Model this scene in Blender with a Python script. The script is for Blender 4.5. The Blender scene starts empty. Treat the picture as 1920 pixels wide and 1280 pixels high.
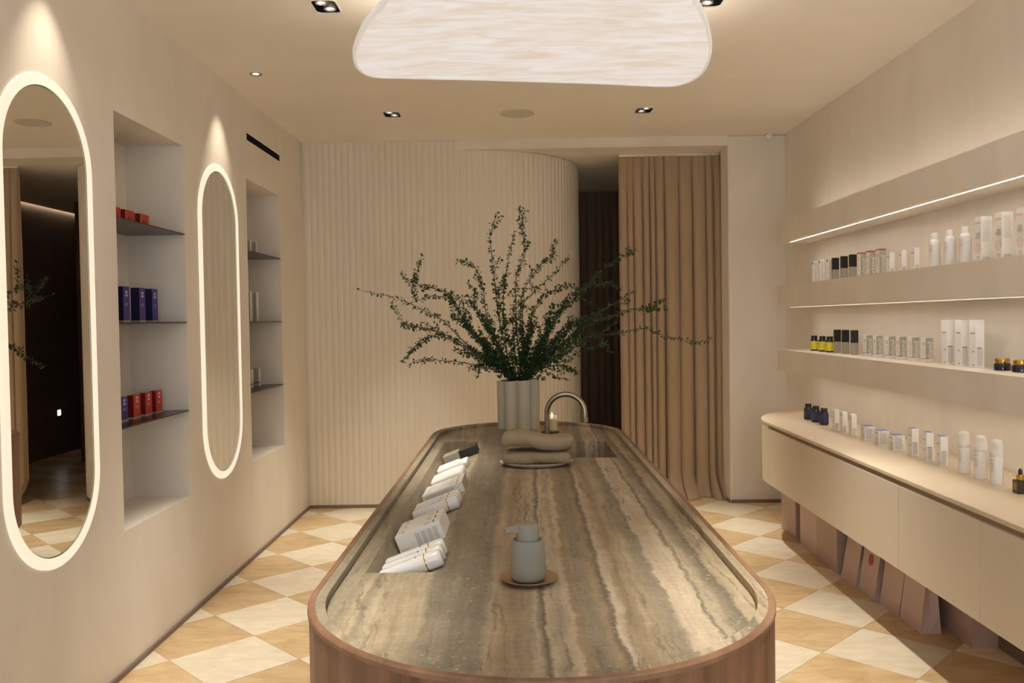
import bpy, bmesh, math, random
from mathutils import Vector, Matrix
from mathutils.geometry import tessellate_polygon

# ---------------------------------------------------------------- camera, world, exposure
S = bpy.context.scene
COL = S.collection
PI = math.pi
cam = bpy.data.cameras.new('camera')
cam.sensor_width = 36.0
cam.lens = 30.254
cam.clip_start = 0.05
cam_o = bpy.data.objects.new('camera', cam)
_r = Vector((0.99985068, 0.00777014, -0.01543481))
_u = Vector((0.01523301, 0.02539289, 0.99956148))
_w = Vector((-0.00815867, 0.99964735, -0.02527074))
m = Matrix.Identity(4)
for k in range(3):
    m[k][0] = _r[k]; m[k][1] = _u[k]; m[k][2] = -_w[k]
m[0][3], m[1][3], m[2][3] = 0.0, 0.0, 1.5
cam_o.matrix_world = m
COL.objects.link(cam_o)
S.camera = cam_o

vs = S.view_settings
vs.view_transform = 'Standard'
vs.look = 'None'
vs.exposure = 0.47
vs.gamma = 1.0
vs.use_curve_mapping = False
S.cycles.use_denoising = True
S.cycles.max_bounces = 10
S.cycles.diffuse_bounces = 6
S.cycles.glossy_bounces = 5
S.cycles.transmission_bounces = 8
S.cycles.sample_clamp_indirect = 6.0
S.cycles.caustics_reflective = False
S.cycles.caustics_refractive = False

# overcast daylight of the street, reaching the room through the shop window behind the camera
DAY = 2.2
W_ = bpy.data.worlds.new('world'); S.world = W_
W_.use_nodes = True
bg = W_.node_tree.nodes['Background']
bg.inputs[0].default_value = (0.76, 0.88, 1.0, 1)
bg.inputs[1].default_value = DAY

SPOT_W = 109.0       # each head of the twin ceiling lights
WASH_W = 15.0       # the two little wall-washing spots
LED = 13.0          # shelf strips
WARM = (1.0, 0.935, 0.82)

# ---------------------------------------------------------------- room sizes (metres)
XL, XR, YB, ZC = -1.719, 2.138, 6.905, 2.939
YF = -1.6                      # shop window wall behind the camera
ZSOF = 2.862                   # underside of the beam and hall ceiling
XF = 1.90                      # shelf fascia
XK, ZK = 1.61, 0.808           # wall cabinet front / worktop
ZT, ZS = 0.870, 0.850          # island rim / stone surface

# ---------------------------------------------------------------- materials
def new_mat(name):
    mt = bpy.data.materials.new(name); mt.use_nodes = True
    nt = mt.node_tree
    return mt, nt, nt.nodes['Principled BSDF']

def N(nt, t, **kw):
    n = nt.nodes.new(t)
    for k, v in kw.items():
        if k.startswith('i_'):
            n.inputs[k[2:].replace('_', ' ')].default_value = v
        else:
            setattr(n, k, v)
    return n

def srgb(r, g, b):
    f = lambda c: (c/255/12.92) if c/255 <= .04045 else ((c/255+.055)/1.055)**2.4
    return (f(r), f(g), f(b), 1)

def plain(name, c, rough=.5, metal=0.0, spec=.5, coat=0.0, bump=0.0, bscale=200.0, var=0.0, vscale=8.0):
    mt, nt, b = new_mat(name)
    b.inputs['Base Color'].default_value = c
    b.inputs['Roughness'].default_value = rough
    b.inputs['Metallic'].default_value = metal
    b.inputs['Specular IOR Level'].default_value = spec
    b.inputs['Coat Weight'].default_value = coat
    tc = N(nt, 'ShaderNodeTexCoord')
    if var:
        n = N(nt, 'ShaderNodeTexNoise'); n.inputs['Scale'].default_value = vscale; n.inputs['Detail'].default_value = 5
        nt.links.new(tc.outputs['Object'], n.inputs['Vector'])
        mx = N(nt, 'ShaderNodeMix', data_type='RGBA')
        mx.inputs['A'].default_value = tuple(x*(1-var) for x in c[:3])+(1,)
        mx.inputs['B'].default_value = tuple(min(1, x*(1+var)) for x in c[:3])+(1,)
        nt.links.new(n.outputs['Fac'], mx.inputs['Factor'])
        nt.links.new(mx.outputs['Result'], b.inputs['Base Color'])
    if bump:
        n2 = N(nt, 'ShaderNodeTexNoise'); n2.inputs['Scale'].default_value = bscale; n2.inputs['Detail'].default_value = 4
        nt.links.new(tc.outputs['Object'], n2.inputs['Vector'])
        bp = N(nt, 'ShaderNodeBump'); bp.inputs['Strength'].default_value = bump; bp.inputs['Distance'].default_value = .003
        nt.links.new(n2.outputs['Fac'], bp.inputs['Height'])
        nt.links.new(bp.outputs['Normal'], b.inputs['Normal'])
    return mt

def plaster(name, c, var=.07):
    mt, nt, b = new_mat(name)
    tc = N(nt, 'ShaderNodeTexCoord')
    mp = N(nt, 'ShaderNodeMapping'); mp.inputs['Scale'].default_value = (1.3, 1.3, .55)
    nt.links.new(tc.outputs['Object'], mp.inputs['Vector'])
    n1 = N(nt, 'ShaderNodeTexNoise'); n1.inputs['Scale'].default_value = 1.7; n1.inputs['Detail'].default_value = 7; n1.inputs['Roughness'].default_value = .62; n1.inputs['Distortion'].default_value = .6
    nt.links.new(mp.outputs['Vector'], n1.inputs['Vector'])
    mx = N(nt, 'ShaderNodeMix', data_type='RGBA')
    mx.inputs['A'].default_value = (c[0]*(1-var), c[1]*(1-var*1.15), c[2]*(1-var*1.4), 1)
    mx.inputs['B'].default_value = (c[0]*(1+var), c[1]*(1+var), c[2]*(1+var), 1)
    rp = N(nt, 'ShaderNodeMapRange'); rp.inputs['From Min'].default_value = .25; rp.inputs['From Max'].default_value = .75
    nt.links.new(n1.outputs['Fac'], rp.inputs['Value'])
    nt.links.new(rp.outputs['Result'], mx.inputs['Factor'])
    nt.links.new(mx.outputs['Result'], b.inputs['Base Color'])
    b.inputs['Roughness'].default_value = .72
    b.inputs['Specular IOR Level'].default_value = .25
    n2 = N(nt, 'ShaderNodeTexNoise'); n2.inputs['Scale'].default_value = 14; n2.inputs['Detail'].default_value = 8
    nt.links.new(tc.outputs['Object'], n2.inputs['Vector'])
    bp = N(nt, 'ShaderNodeBump'); bp.inputs['Strength'].default_value = .06; bp.inputs['Distance'].default_value = .01
    nt.links.new(n2.outputs['Fac'], bp.inputs['Height']); nt.links.new(bp.outputs['Normal'], b.inputs['Normal'])
    return mt

def travertine_tile(name, lo, hi, dark, rough=.32):
    mt, nt, b = new_mat(name)
    tc = N(nt, 'ShaderNodeTexCoord'); oi = N(nt, 'ShaderNodeObjectInfo')
    ad = N(nt, 'ShaderNodeVectorMath', operation='ADD')
    sc = N(nt, 'ShaderNodeVectorMath', operation='SCALE'); sc.inputs[0].default_value = (37, 19, 11)
    nt.links.new(oi.outputs['Random'], sc.inputs['Scale'])
    nt.links.new(tc.outputs['Object'], ad.inputs[0]); nt.links.new(sc.outputs['Vector'], ad.inputs[1])
    mp = N(nt, 'ShaderNodeMapping'); mp.inputs['Rotation'].default_value = (0, 0, PI/4); mp.inputs['Scale'].default_value = (1, 2.6, 1)
    nt.links.new(ad.outputs['Vector'], mp.inputs['Vector'])
    n1 = N(nt, 'ShaderNodeTexNoise'); n1.inputs['Scale'].default_value = 5.5; n1.inputs['Detail'].default_value = 9; n1.inputs['Roughness'].default_value = .68; n1.inputs['Distortion'].default_value = .8
    nt.links.new(mp.outputs['Vector'], n1.inputs['Vector'])
    cr = N(nt, 'ShaderNodeValToRGB')
    cr.color_ramp.elements[0].position = .36; cr.color_ramp.elements[0].color = lo
    cr.color_ramp.elements[1].position = .66; cr.color_ramp.elements[1].color = hi
    nt.links.new(n1.outputs['Fac'], cr.inputs['Fac'])
    n2 = N(nt, 'ShaderNodeTexNoise'); n2.inputs['Scale'].default_value = 26; n2.inputs['Detail'].default_value = 3
    nt.links.new(mp.outputs['Vector'], n2.inputs['Vector'])
    c2 = N(nt, 'ShaderNodeValToRGB')
    c2.color_ramp.elements[0].position = .72; c2.color_ramp.elements[0].color = (0, 0, 0, 1)
    c2.color_ramp.elements[1].position = .80; c2.color_ramp.elements[1].color = (1, 1, 1, 1)
    nt.links.new(n2.outputs['Fac'], c2.inputs['Fac'])
    mx = N(nt, 'ShaderNodeMix', data_type='RGBA'); mx.inputs['B'].default_value = dark
    nt.links.new(c2.outputs['Color'], mx.inputs['Factor']); nt.links.new(cr.outputs['Color'], mx.inputs['A'])
    hv = N(nt, 'ShaderNodeHueSaturation'); mr = N(nt, 'ShaderNodeMapRange')
    mr.inputs['To Min'].default_value = .93; mr.inputs['To Max'].default_value = 1.06
    nt.links.new(oi.outputs['Random'], mr.inputs['Value']); nt.links.new(mr.outputs['Result'], hv.inputs['Value'])
    nt.links.new(mx.outputs['Result'], hv.inputs['Color']); nt.links.new(hv.outputs['Color'], b.inputs['Base Color'])
    b.inputs['Roughness'].default_value = rough
    b.inputs['Specular IOR Level'].default_value = .4
    return mt

def stone_mat():
    mt, nt, b = new_mat('silver_travertine')
    L = nt.links.new
    tc = N(nt, 'ShaderNodeTexCoord')
    sx = N(nt, 'ShaderNodeSeparateXYZ'); L(tc.outputs['Object'], sx.inputs[0])
    def noise(scale, sc, detail=4, rough=.55, dist=0):
        mp = N(nt, 'ShaderNodeMapping'); mp.inputs['Scale'].default_value = sc
        L(tc.outputs['Object'], mp.inputs['Vector'])
        n = N(nt, 'ShaderNodeTexNoise'); n.inputs['Scale'].default_value = scale; n.inputs['Detail'].default_value = detail
        n.inputs['Roughness'].default_value = rough; n.inputs['Distortion'].default_value = dist
        L(mp.outputs['Vector'], n.inputs['Vector']); return n.outputs['Fac']
    def math_(op, a, bb):
        n = N(nt, 'ShaderNodeMath', operation=op)
        for k, v in enumerate((a, bb)):
            if isinstance(v, (int, float)): n.inputs[k].default_value = v
            else: L(v, n.inputs[k])
        return n.outputs[0]
    warp = math_('MULTIPLY', math_('SUBTRACT', noise(.8, (1.4, .8, 1.0), 3), .5), .055)
    warp2 = math_('MULTIPLY', math_('SUBTRACT', noise(7, (1.6, 1.1, 1), 6, .7), .5), .045)
    warp3 = math_('MULTIPLY', math_('SUBTRACT', noise(50, (1.0, .8, 1), 4, .65), .5), .022)
    x = math_('ADD', math_('ADD', math_('ADD', sx.outputs['X'], warp), warp2), warp3)
    t = math_('DIVIDE', math_('ADD', math_('DIVIDE', x, .84), .58), 1.24)
    G = srgb(138, 127, 108); B = srgb(164, 148, 122); C = srgb(168, 154, 130); BR = srgb(152, 132, 105); W = srgb(184, 168, 144); D = srgb(106, 96, 82)
    stops = [(-.55, G), (-.475, srgb(146, 135, 114)), (-.44, B), (-.425, G), (-.405, C), (-.33, B), (-.265, C), (-.245, G), (-.095, srgb(130, 120, 103)),
             (-.075, B), (-.03, BR), (.025, B), (.045, W), (.066, D), (.074, W), (.115, C), (.135, W), (.145, BR), (.19, G), (.222, BR),
             (.245, D), (.255, W), (.29, BR), (.345, B), (.375, G), (.402, G), (.412, W), (.488, W), (.497, D), (.507, C), (.572, D), (.585, B)]
    cr = N(nt, 'ShaderNodeValToRGB')
    el = cr.color_ramp.elements
    while len(el) < len(stops): el.new(.5)
    for e, (xx, c) in zip(el, stops):
        e.position = (xx+.58)/1.24; e.color = c
    L(t, cr.inputs['Fac'])
    # layered streaks along the veins, cloudy mottling, cross ripples
    def rng(o, lo, hi, a=.3, b2=.7):
        m_ = N(nt, 'ShaderNodeMapRange'); m_.inputs['From Min'].default_value = a; m_.inputs['From Max'].default_value = b2
        m_.inputs['To Min'].default_value = lo; m_.inputs['To Max'].default_value = hi; L(o, m_.inputs['Value']); return m_.outputs['Result']
    wx = N(nt, 'ShaderNodeCombineXYZ'); L(x, wx.inputs['X']); L(sx.outputs['Y'], wx.inputs['Y']); L(sx.outputs['Z'], wx.inputs['Z'])
    def wnoise(sc, detail=5, rough=.6, dist=0):
        mp = N(nt, 'ShaderNodeMapping'); mp.inputs['Scale'].default_value = sc; L(wx.outputs['Vector'], mp.inputs['Vector'])
        n = N(nt, 'ShaderNodeTexNoise'); n.inputs['Scale'].default_value = 1; n.inputs['Detail'].default_value = detail; n.inputs['Roughness'].default_value = rough; n.inputs['Distortion'].default_value = dist
        L(mp.outputs['Vector'], n.inputs['Vector']); return n.outputs['Fac']
    val = math_('MULTIPLY', rng(wnoise((34, 1.5, 1), 6, .7, .3), .78, 1.18), math_('MULTIPLY', rng(noise(8, (1.3, 1, 1), 8, .7, .6), .84, 1.14), math_('MULTIPLY', rng(noise(1, (26, 90, 1), 5, .65, .5), .90, 1.09), rng(wnoise((120, 5, 1), 4, .65), .88, 1.10))))
    hv = N(nt, 'ShaderNodeHueSaturation'); L(cr.outputs['Color'], hv.inputs['Color']); L(val, hv.inputs['Value'])
    # thin dark veins
    vn = wnoise((13, .7, 1), 4, .55, .5)
    ab = N(nt, 'ShaderNodeMath', operation='ABSOLUTE'); L(math_('SUBTRACT', vn, .5), ab.inputs[0])
    cs = N(nt, 'ShaderNodeValToRGB'); cs.color_ramp.elements[0].position = 0; cs.color_ramp.elements[0].color = (.75, .75, .75, 1)
    cs.color_ramp.elements[1].position = .014; cs.color_ramp.elements[1].color = (0, 0, 0, 1)
    L(ab.outputs[0], cs.inputs['Fac'])
    mx = N(nt, 'ShaderNodeMix', data_type='RGBA'); mx.inputs['B'].default_value = srgb(104, 92, 74)
    L(cs.outputs['Color'], mx.inputs['Factor']); L(hv.outputs['Color'], mx.inputs['A'])
    # pale fossil flecks, mostly in the grey beds
    nf = noise(105, (.8, 1.1, 1), 2, .5)
    cf = N(nt, 'ShaderNodeValToRGB'); cf.color_ramp.elements[0].position = .63; cf.color_ramp.elements[0].color = (0, 0, 0, 1)
    cf.color_ramp.elements[1].position = .72; cf.color_ramp.elements[1].color = (.75, .75, .75, 1)
    L(nf, cf.inputs['Fac'])
    bw = N(nt, 'ShaderNodeRGBToBW'); L(cr.outputs['Color'], bw.inputs[0])
    fm_ = math_('MULTIPLY', cf.outputs['Color'], rng(bw.outputs[0], 1.0, .03, .20, .26))
    mx2 = N(nt, 'ShaderNodeMix', data_type='RGBA'); mx2.inputs['B'].default_value = srgb(190, 178, 155)
    L(fm_, mx2.inputs['Factor']); L(mx.outputs['Result'], mx2.inputs['A'])
    L(mx2.outputs['Result'], b.inputs['Base Color'])
    b.inputs['Roughness'].default_value = .5
    b.inputs['Specular IOR Level'].default_value = .35
    return mt

def walnut_mat(name, sc, dark=(92, 62, 42), light=(146, 106, 78)):
    mt, nt, b = new_mat(name)
    L = nt.links.new
    tc = N(nt, 'ShaderNodeTexCoord')
    mp = N(nt, 'ShaderNodeMapping'); mp.inputs['Scale'].default_value = sc
    L(tc.outputs['Object'], mp.inputs['Vector'])
    n = N(nt, 'ShaderNodeTexNoise'); n.inputs['Scale'].default_value = 1.0; n.inputs['Detail'].default_value = 7; n.inputs['Roughness'].default_value = .62; n.inputs['Distortion'].default_value = .35
    L(mp.outputs['Vector'], n.inputs['Vector'])
    cr = N(nt, 'ShaderNodeValToRGB')
    cr.color_ramp.elements[0].position = .32; cr.color_ramp.elements[0].color = srgb(*dark)
    cr.color_ramp.elements[1].position = .68; cr.color_ramp.elements[1].color = srgb(*light)
    L(n.outputs['Fac'], cr.inputs['Fac']); L(cr.outputs['Color'], b.inputs['Base Color'])
    b.inputs['Roughness'].default_value = .42
    return mt

def fabric(name, c, scale=420, rough=.9, var=.06, bump=.35, sheen=.2, trans=0.0):
    mt, nt, b = new_mat(name)
    L = nt.links.new
    tc = N(nt, 'ShaderNodeTexCoord')
    n = N(nt, 'ShaderNodeTexNoise'); n.inputs['Scale'].default_value = scale*.25; n.inputs['Detail'].default_value = 3
    L(tc.outputs['Object'], n.inputs['Vector'])
    mx = N(nt, 'ShaderNodeMix', data_type='RGBA')
    mx.inputs['A'].default_value = tuple(x*(1-var) for x in c[:3])+(1,); mx.inputs['B'].default_value = tuple(x*(1+var) for x in c[:3])+(1,)
    L(n.outputs['Fac'], mx.inputs['Factor']); L(mx.outputs['Result'], b.inputs['Base Color'])
    b.inputs['Roughness'].default_value = rough; b.inputs['Specular IOR Level'].default_value = .15
    b.inputs['Sheen Weight'].default_value = sheen
    bp = N(nt, 'ShaderNodeBump'); bp.inputs['Strength'].default_value = bump; bp.inputs['Distance'].default_value = .001
    L(n.outputs['Fac'], bp.inputs['Height']); L(bp.outputs['Normal'], b.inputs['Normal'])
    return mt

def waffle(name, c):
    mt, nt, b = new_mat(name)
    L = nt.links.new
    tc = N(nt, 'ShaderNodeTexCoord'); sx = N(nt, 'ShaderNodeSeparateXYZ'); L(tc.outputs['UV'], sx.inputs[0])
    def sn(o, k):
        a = N(nt, 'ShaderNodeMath', operation='MULTIPLY'); a.inputs[1].default_value = k; L(o, a.inputs[0])
        s = N(nt, 'ShaderNodeMath', operation='SINE'); L(a.outputs[0], s.inputs[0]); return s.outputs[0]
    mlt = N(nt, 'ShaderNodeMath', operation='MULTIPLY'); L(sn(sx.outputs['X'], 2*PI/.0085), mlt.inputs[0]); L(sn(sx.outputs['Y'], 2*PI/.0085), mlt.inputs[1])
    mr = N(nt, 'ShaderNodeMapRange'); mr.inputs['From Min'].default_value = -.2; mr.inputs['From Max'].default_value = .8
    L(mlt.outputs[0], mr.inputs['Value'])
    mx = N(nt, 'ShaderNodeMix', data_type='RGBA'); mx.inputs['A'].default_value = c; mx.inputs['B'].default_value = tuple(x*.55 for x in c[:3])+(1,)
    L(mr.outputs['Result'], mx.inputs['Factor']); L(mx.outputs['Result'], b.inputs['Base Color'])
    b.inputs['Roughness'].default_value = .95; b.inputs['Specular IOR Level'].default_value = .1
    bp = N(nt, 'ShaderNodeBump'); bp.inputs['Strength'].default_value = .8; bp.inputs['Distance'].default_value = .002; bp.invert = True
    L(mr.outputs['Result'], bp.inputs['Height']); L(bp.outputs['Normal'], b.inputs['Normal'])
    return mt

def emitter(name, c, strength):
    mt, nt, b = new_mat(name)
    b.inputs['Base Color'].default_value = (.8, .8, .8, 1)
    b.inputs['Emission Color'].default_value = tuple(c[:3])+(1,)
    b.inputs['Emission Strength'].default_value = strength
    b.inputs['Roughness'].default_value = .5
    return mt

def glass(name, c=(1, 1, 1, 1), rough=.02, ior=1.45):
    mt, nt, b = new_mat(name)
    b.inputs['Base Color'].default_value = c
    b.inputs['Roughness'].default_value = rough
    b.inputs['IOR'].default_value = ior
    b.inputs['Transmission Weight'].default_value = 1.0
    return mt

def paper_lamp(name, strength):
    mt, nt, b = new_mat(name)
    L = nt.links.new
    tc = N(nt, 'ShaderNodeTexCoord')
    mp = N(nt, 'ShaderNodeMapping'); mp.inputs['Scale'].default_value = (1.0, 4.2, 1)
    L(tc.outputs['Object'], mp.inputs['Vector'])
    n = N(nt, 'ShaderNodeTexNoise'); n.inputs['Scale'].default_value = 3.2; n.inputs['Detail'].default_value = 9; n.inputs['Roughness'].default_value = .66; n.inputs['Distortion'].default_value = 1.2
    L(mp.outputs['Vector'], n.inputs['Vector'])
    cr = N(nt, 'ShaderNodeValToRGB')
    cr.color_ramp.elements[0].position = .36; cr.color_ramp.elements[0].color = (.78, .65, .53, 1)
    cr.color_ramp.elements[1].position = .60; cr.color_ramp.elements[1].color = (.94, .89, .88, 1)
    L(n.outputs['Fac'], cr.inputs['Fac'])
    L(cr.outputs['Color'], b.inputs['Emission Color']); b.inputs['Emission Strength'].default_value = strength
    b.inputs['Base Color'].default_value = (.4, .39, .37, 1); b.inputs['Roughness'].default_value = .9
    return mt

PL = (0.79, 0.735, 0.662)
M = {}
M['plaster'] = plaster('limewash_plaster', PL)
M['ceil'] = plaster('ceiling_plaster', (0.86, 0.80, 0.715), .03)
M['flute'] = plain('fluted_plaster', (0.77, 0.705, 0.60, 1), .8, spec=.2, var=.03, vscale=2)
M['hall'] = plaster('hall_plaster_shaded', (0.30, 0.25, 0.21))  # room plaster with the dimness of the hall put into its colour
M['skirt'] = plain('taupe_skirting', srgb(128, 112, 100), .6)
M['grout'] = plain('floor_grout', srgb(190, 170, 135), .8)
M['tile_w'] = travertine_tile('ivory_travertine', srgb(222, 208, 182), srgb(240, 228, 204), srgb(150, 125, 95))
M['tile_t'] = travertine_tile('honey_travertine', srgb(196, 164, 118), srgb(222, 196, 154), srgb(120, 90, 60))
M['stone'] = stone_mat()
M['walnut'] = walnut_mat('walnut_veneer', (16, 16, .9))
M['walnut_rim'] = walnut_mat('walnut_rim', (14, 5, 5), (108, 76, 54), (150, 112, 86))
M['cab'] = plain('cream_lacquer', srgb(212, 200, 180), .5, spec=.3)
M['worktop'] = plain('worktop_cream', srgb(214, 198, 172), .45, spec=.35)
M['groove'] = plain('groove_brown', srgb(186, 160, 132), .6)
M['dark_metal'] = plain('bronzed_steel', srgb(62, 50, 42), .28, .7)
M['black'] = plain('matte_black', (.008, .008, .009, 1), .5)
M['nickel'] = plain('brushed_nickel', srgb(168, 152, 130), .26, 1.0)
M['alu'] = plain('satin_aluminium', srgb(190, 186, 180), .35, .6)
M['mirror'] = plain('mirror_silver', (.86, .85, .82, 1), .0, 1.0)
M['glass_edge'] = plain('green_glass_edge', srgb(70, 120, 90), .2)
M['ring'] = emitter('mirror_glow', (1.0, .83, .62), .63)
M['ring'].node_tree.nodes['Principled BSDF'].inputs['Base Color'].default_value = (.3, .3, .28, 1)
M['led'] = emitter('led_strip', (1.0, .90, .78), LED)
M['uplight'] = emitter('uplight_strip', (1.0, .90, .78), LED*.46)
M['cove'] = emitter('cove_strip', (1.0, .85, .68), 16.0)
M['bulb'] = emitter('spot_bulb', (1.0, .93, .85), 6)
M['paper'] = paper_lamp('washi_paper', .51)
M['paper_top_fill'] = emitter('paper_top_fill', (1.0, .90, .78), 1.15)  # unseen upper face of the pendant, glow raised to brighten the ceiling
M['paper_edge'] = emitter('paper_hem', (.90, .86, .86), .24)
M['white_plastic'] = plain('white_plastic', (.80, .78, .75, 1), .35)
M['grille'] = plain('speaker_grille', srgb(206, 200, 186), .8, bump=.3, bscale=900)
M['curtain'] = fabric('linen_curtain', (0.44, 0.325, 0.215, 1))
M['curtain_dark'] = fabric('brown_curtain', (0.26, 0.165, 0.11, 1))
M['ceramic'] = plain('stoneware', srgb(186, 178, 158), .55, spec=.35, var=.05, vscale=30)
M['leaf'] = plain('leaf_green', srgb(50, 74, 38), .5, spec=.3, var=.35, vscale=18)
M['stem'] = plain('stem_brown', srgb(74, 44, 36), .7)
M['towel'] = waffle('waffle_linen', srgb(182, 164, 136))
M['plate'] = plain('cream_ceramic', srgb(232, 222, 204), .35)
M['dish'] = plain('bronzed_dish', srgb(164, 132, 96), .35, .35, var=.12, vscale=25)
M['grey_silicone'] = plain('grey_stoneware_matte', srgb(146, 141, 129), .6, spec=.3)
M['glass'] = plain('clear_glass', (.9, .9, .88, 1), .03)
M['glass'].node_tree.nodes['Principled BSDF'].inputs['Alpha'].default_value = .16
M['wax'] = plain('candle_wax', srgb(236, 206, 142), .5)
M['flame'] = emitter('flame', (1.0, .74, .34), 14)
M['white_card'] = plain('white_card', (.88, .86, .83, 1), .4)
M['offwhite_card'] = plain('offwhite_card', (.76, .74, .70, 1), .5)
M['grey_card'] = plain('sage_grey_card', srgb(168, 166, 152), .45)
M['silver_card'] = plain('silver_card', srgb(176, 168, 154), .38, .25)
M['black_card'] = plain('black_card', (.012, .010, .010, 1), .35)
M['red_ink'] = plain('red_ink', srgb(170, 26, 34), .45)
M['blue_ink'] = plain('blue_ink', srgb(52, 64, 132), .45)
M['blue_top'] = plain('blue_top', srgb(74, 104, 190), .4)
M['coral_ink'] = plain('coral_ink', srgb(234, 160, 140), .5)
M['grey_ink'] = plain('grey_ink', srgb(172, 165, 160), .6)
M['dark_ink'] = plain('dark_ink', srgb(88, 84, 82), .6)
M['white_ink'] = plain('white_ink', (.85, .84, .80, 1), .5)
M['pale_ink'] = plain('pale_ink', srgb(206, 196, 182), .6)
M['red_box'] = plain('red_carton', srgb(190, 38, 24), .4)
M['darkred_box'] = plain('dark_red_carton', srgb(118, 16, 12), .4)
M['blue_box'] = plain('royal_blue_carton', srgb(48, 40, 138), .4)
M['navy_box'] = plain('navy_carton', srgb(22, 18, 62), .4)
M['gold'] = plain('gold', srgb(212, 164, 84), .22, 1.0)
M['amber'] = plain('amber_glass', (.010, .004, .002, 1), .08, coat=.5)
M['green_glass'] = plain('smoked_green_glass', (.018, .022, .006, 1), .06, coat=.6)
M['navy_jar'] = plain('navy_glass', (.006, .006, .016, 1), .06, coat=.6)
M['yellow_label'] = plain('yellow_label', srgb(222, 212, 70), .5)
M['navy_label'] = plain('navy_label', srgb(46, 50, 86), .5)
M['steel_label'] = plain('steel_label', srgb(120, 124, 142), .5)
M['pearl'] = plain('pearl_plastic', (.80, .785, .77, 1), .22, coat=.3)
M['frost'] = plain('frosted_cap', (.85, .82, .78, 1), .2)
M['frost'].node_tree.nodes['Principled BSDF'].inputs['Alpha'].default_value = .42
M['kraft'] = plain('mauve_kraft_paper', srgb(204, 182, 172), .7, var=.05, vscale=12, bump=.08, bscale=60)
M['kraft2'] = plain('taupe_kraft_paper', srgb(188, 164, 154), .7, var=.08, vscale=24)
M['night'] = emitter('night_light', (1, .97, .95), 8)

# ---------------------------------------------------------------- mesh helpers
class MB:
    def __init__(s): s.v = []; s.f = []; s.uv = None
    def quad(s, a, b, c, d):
        n = len(s.v); s.v += [tuple(a), tuple(b), tuple(c), tuple(d)]; s.f.append((n, n+1, n+2, n+3)); return s
    def box(s, x0, x1, y0, y1, z0, z1):
        n = len(s.v)
        s.v += [(x0,y0,z0),(x1,y0,z0),(x1,y1,z0),(x0,y1,z0),(x0,y0,z1),(x1,y0,z1),(x1,y1,z1),(x0,y1,z1)]
        s.f += [tuple(n+k for k in q) for q in ((3,2,1,0),(4,5,6,7),(0,1,5,4),(1,2,6,5),(2,3,7,6),(3,0,4,7))]
        return s
    def rings(s, rings, cap0=True, cap1=True, closed=True):
        n0 = len(s.v); k = len(rings[0])
        for r in rings: s.v += [tuple(q) for q in r]
        for i in range(len(rings)-1):
            for j in range(k if closed else k-1):
                a = n0+i*k+j; b = n0+i*k+(j+1) % k
                s.f.append((a, b, b+k, a+k))
        if cap0: s.f.append(tuple(n0+j for j in reversed(range(k))))
        if cap1: s.f.append(tuple(n0+(len(rings)-1)*k+j for j in range(k)))
        return s
    def lathe(s, prof, n=24, c=(0,0,0), cap0=True, cap1=True):
        return s.rings([[(c[0]+r*math.cos(2*PI*j/n), c[1]+r*math.sin(2*PI*j/n), c[2]+z) for j in range(n)] for r, z in prof], cap0, cap1)
    def lathe_x(s, prof, n=20, c=(0,0,0), ry=1.0, rz=1.0, cap0=True, cap1=True):
        # profile (r, x): axis along +x
        return s.rings([[(c[0]+x, c[1]+ry*r*math.cos(2*PI*j/n), c[2]+rz*r*math.sin(2*PI*j/n)) for j in range(n)] for r, x in prof], cap0, cap1)
    def tube(s, path, rad, n=10, cap=True):
        P = [Vector(q) for q in path]; rr = rad if isinstance(rad, (list, tuple)) else [rad]*len(P)
        up = Vector((0, 0, 1)); rings = []; prev = None
        for i, q in enumerate(P):
            t = (P[min(i+1, len(P)-1)]-P[max(i-1, 0)]).normalized()
            if prev is None:
                ref = up if abs(t.z) < .9 else Vector((1, 0, 0)); a = t.cross(ref).normalized()
            else:
                a = (prev - t*prev.dot(t)).normalized()
            prev = a; b = t.cross(a)
            rings.append([q+(a*math.cos(2*PI*j/n)+b*math.sin(2*PI*j/n))*rr[i] for j in range(n)])
        return s.rings(rings, cap, cap)
    def prism(s, outline, z0, z1):
        return s.rings([[(x, y, z0) for x, y in outline], [(x, y, z1) for x, y in outline]])
    def poly(s, loops, fn):
        # flat polygon with holes; fn maps (u,v) -> xyz
        L = [[Vector((u, v, 0)) for u, v in lp] for lp in loops]
        n0 = len(s.v); flat = [q for lp in loops for q in lp]
        s.v += [tuple(fn(u, v)) for u, v in flat]
        for t in tessellate_polygon(L): s.f.append(tuple(n0+i for i in t))
        return s
    def mesh(s, name, mat, smooth=False, angle=None):
        me = bpy.data.meshes.new(name); me.from_pydata(s.v, [], s.f)
        bm = bmesh.new(); bm.from_mesh(me); bmesh.ops.recalc_face_normals(bm, faces=bm.faces); bm.to_mesh(me); bm.free()
        if mat: me.materials.append(mat)
        if smooth:
            for p in me.polygons: p.use_smooth = True
            if angle: me.set_sharp_from_angle(angle=math.radians(angle))
        return me
    def build(s, name, mat, parent=None, smooth=False, angle=35, bevel=0.0, seg=2):
        me = s.mesh(name, mat, smooth, angle if smooth else None)
        o = bpy.data.objects.new(name, me); COL.objects.link(o); o.parent = parent
        if bevel:
            b = o.modifiers.new('bevel', 'BEVEL'); b.width = bevel; b.segments = seg; b.limit_method = 'ANGLE'; b.angle_limit = math.radians(40)
            b.harden_normals = False
        return o

def tag(o, label=None, cat=None, group=None, kind=None):
    if label: o['label'] = label
    if cat: o['category'] = cat
    if group: o['group'] = group
    if kind: o['kind'] = kind
    return o

def empty(name, loc=(0,0,0), rot=(0,0,0)):
    o = bpy.data.objects.new(name, None); COL.objects.link(o)
    o.location = loc; o.rotation_euler = rot; o.empty_display_size = .05
    return o

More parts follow.
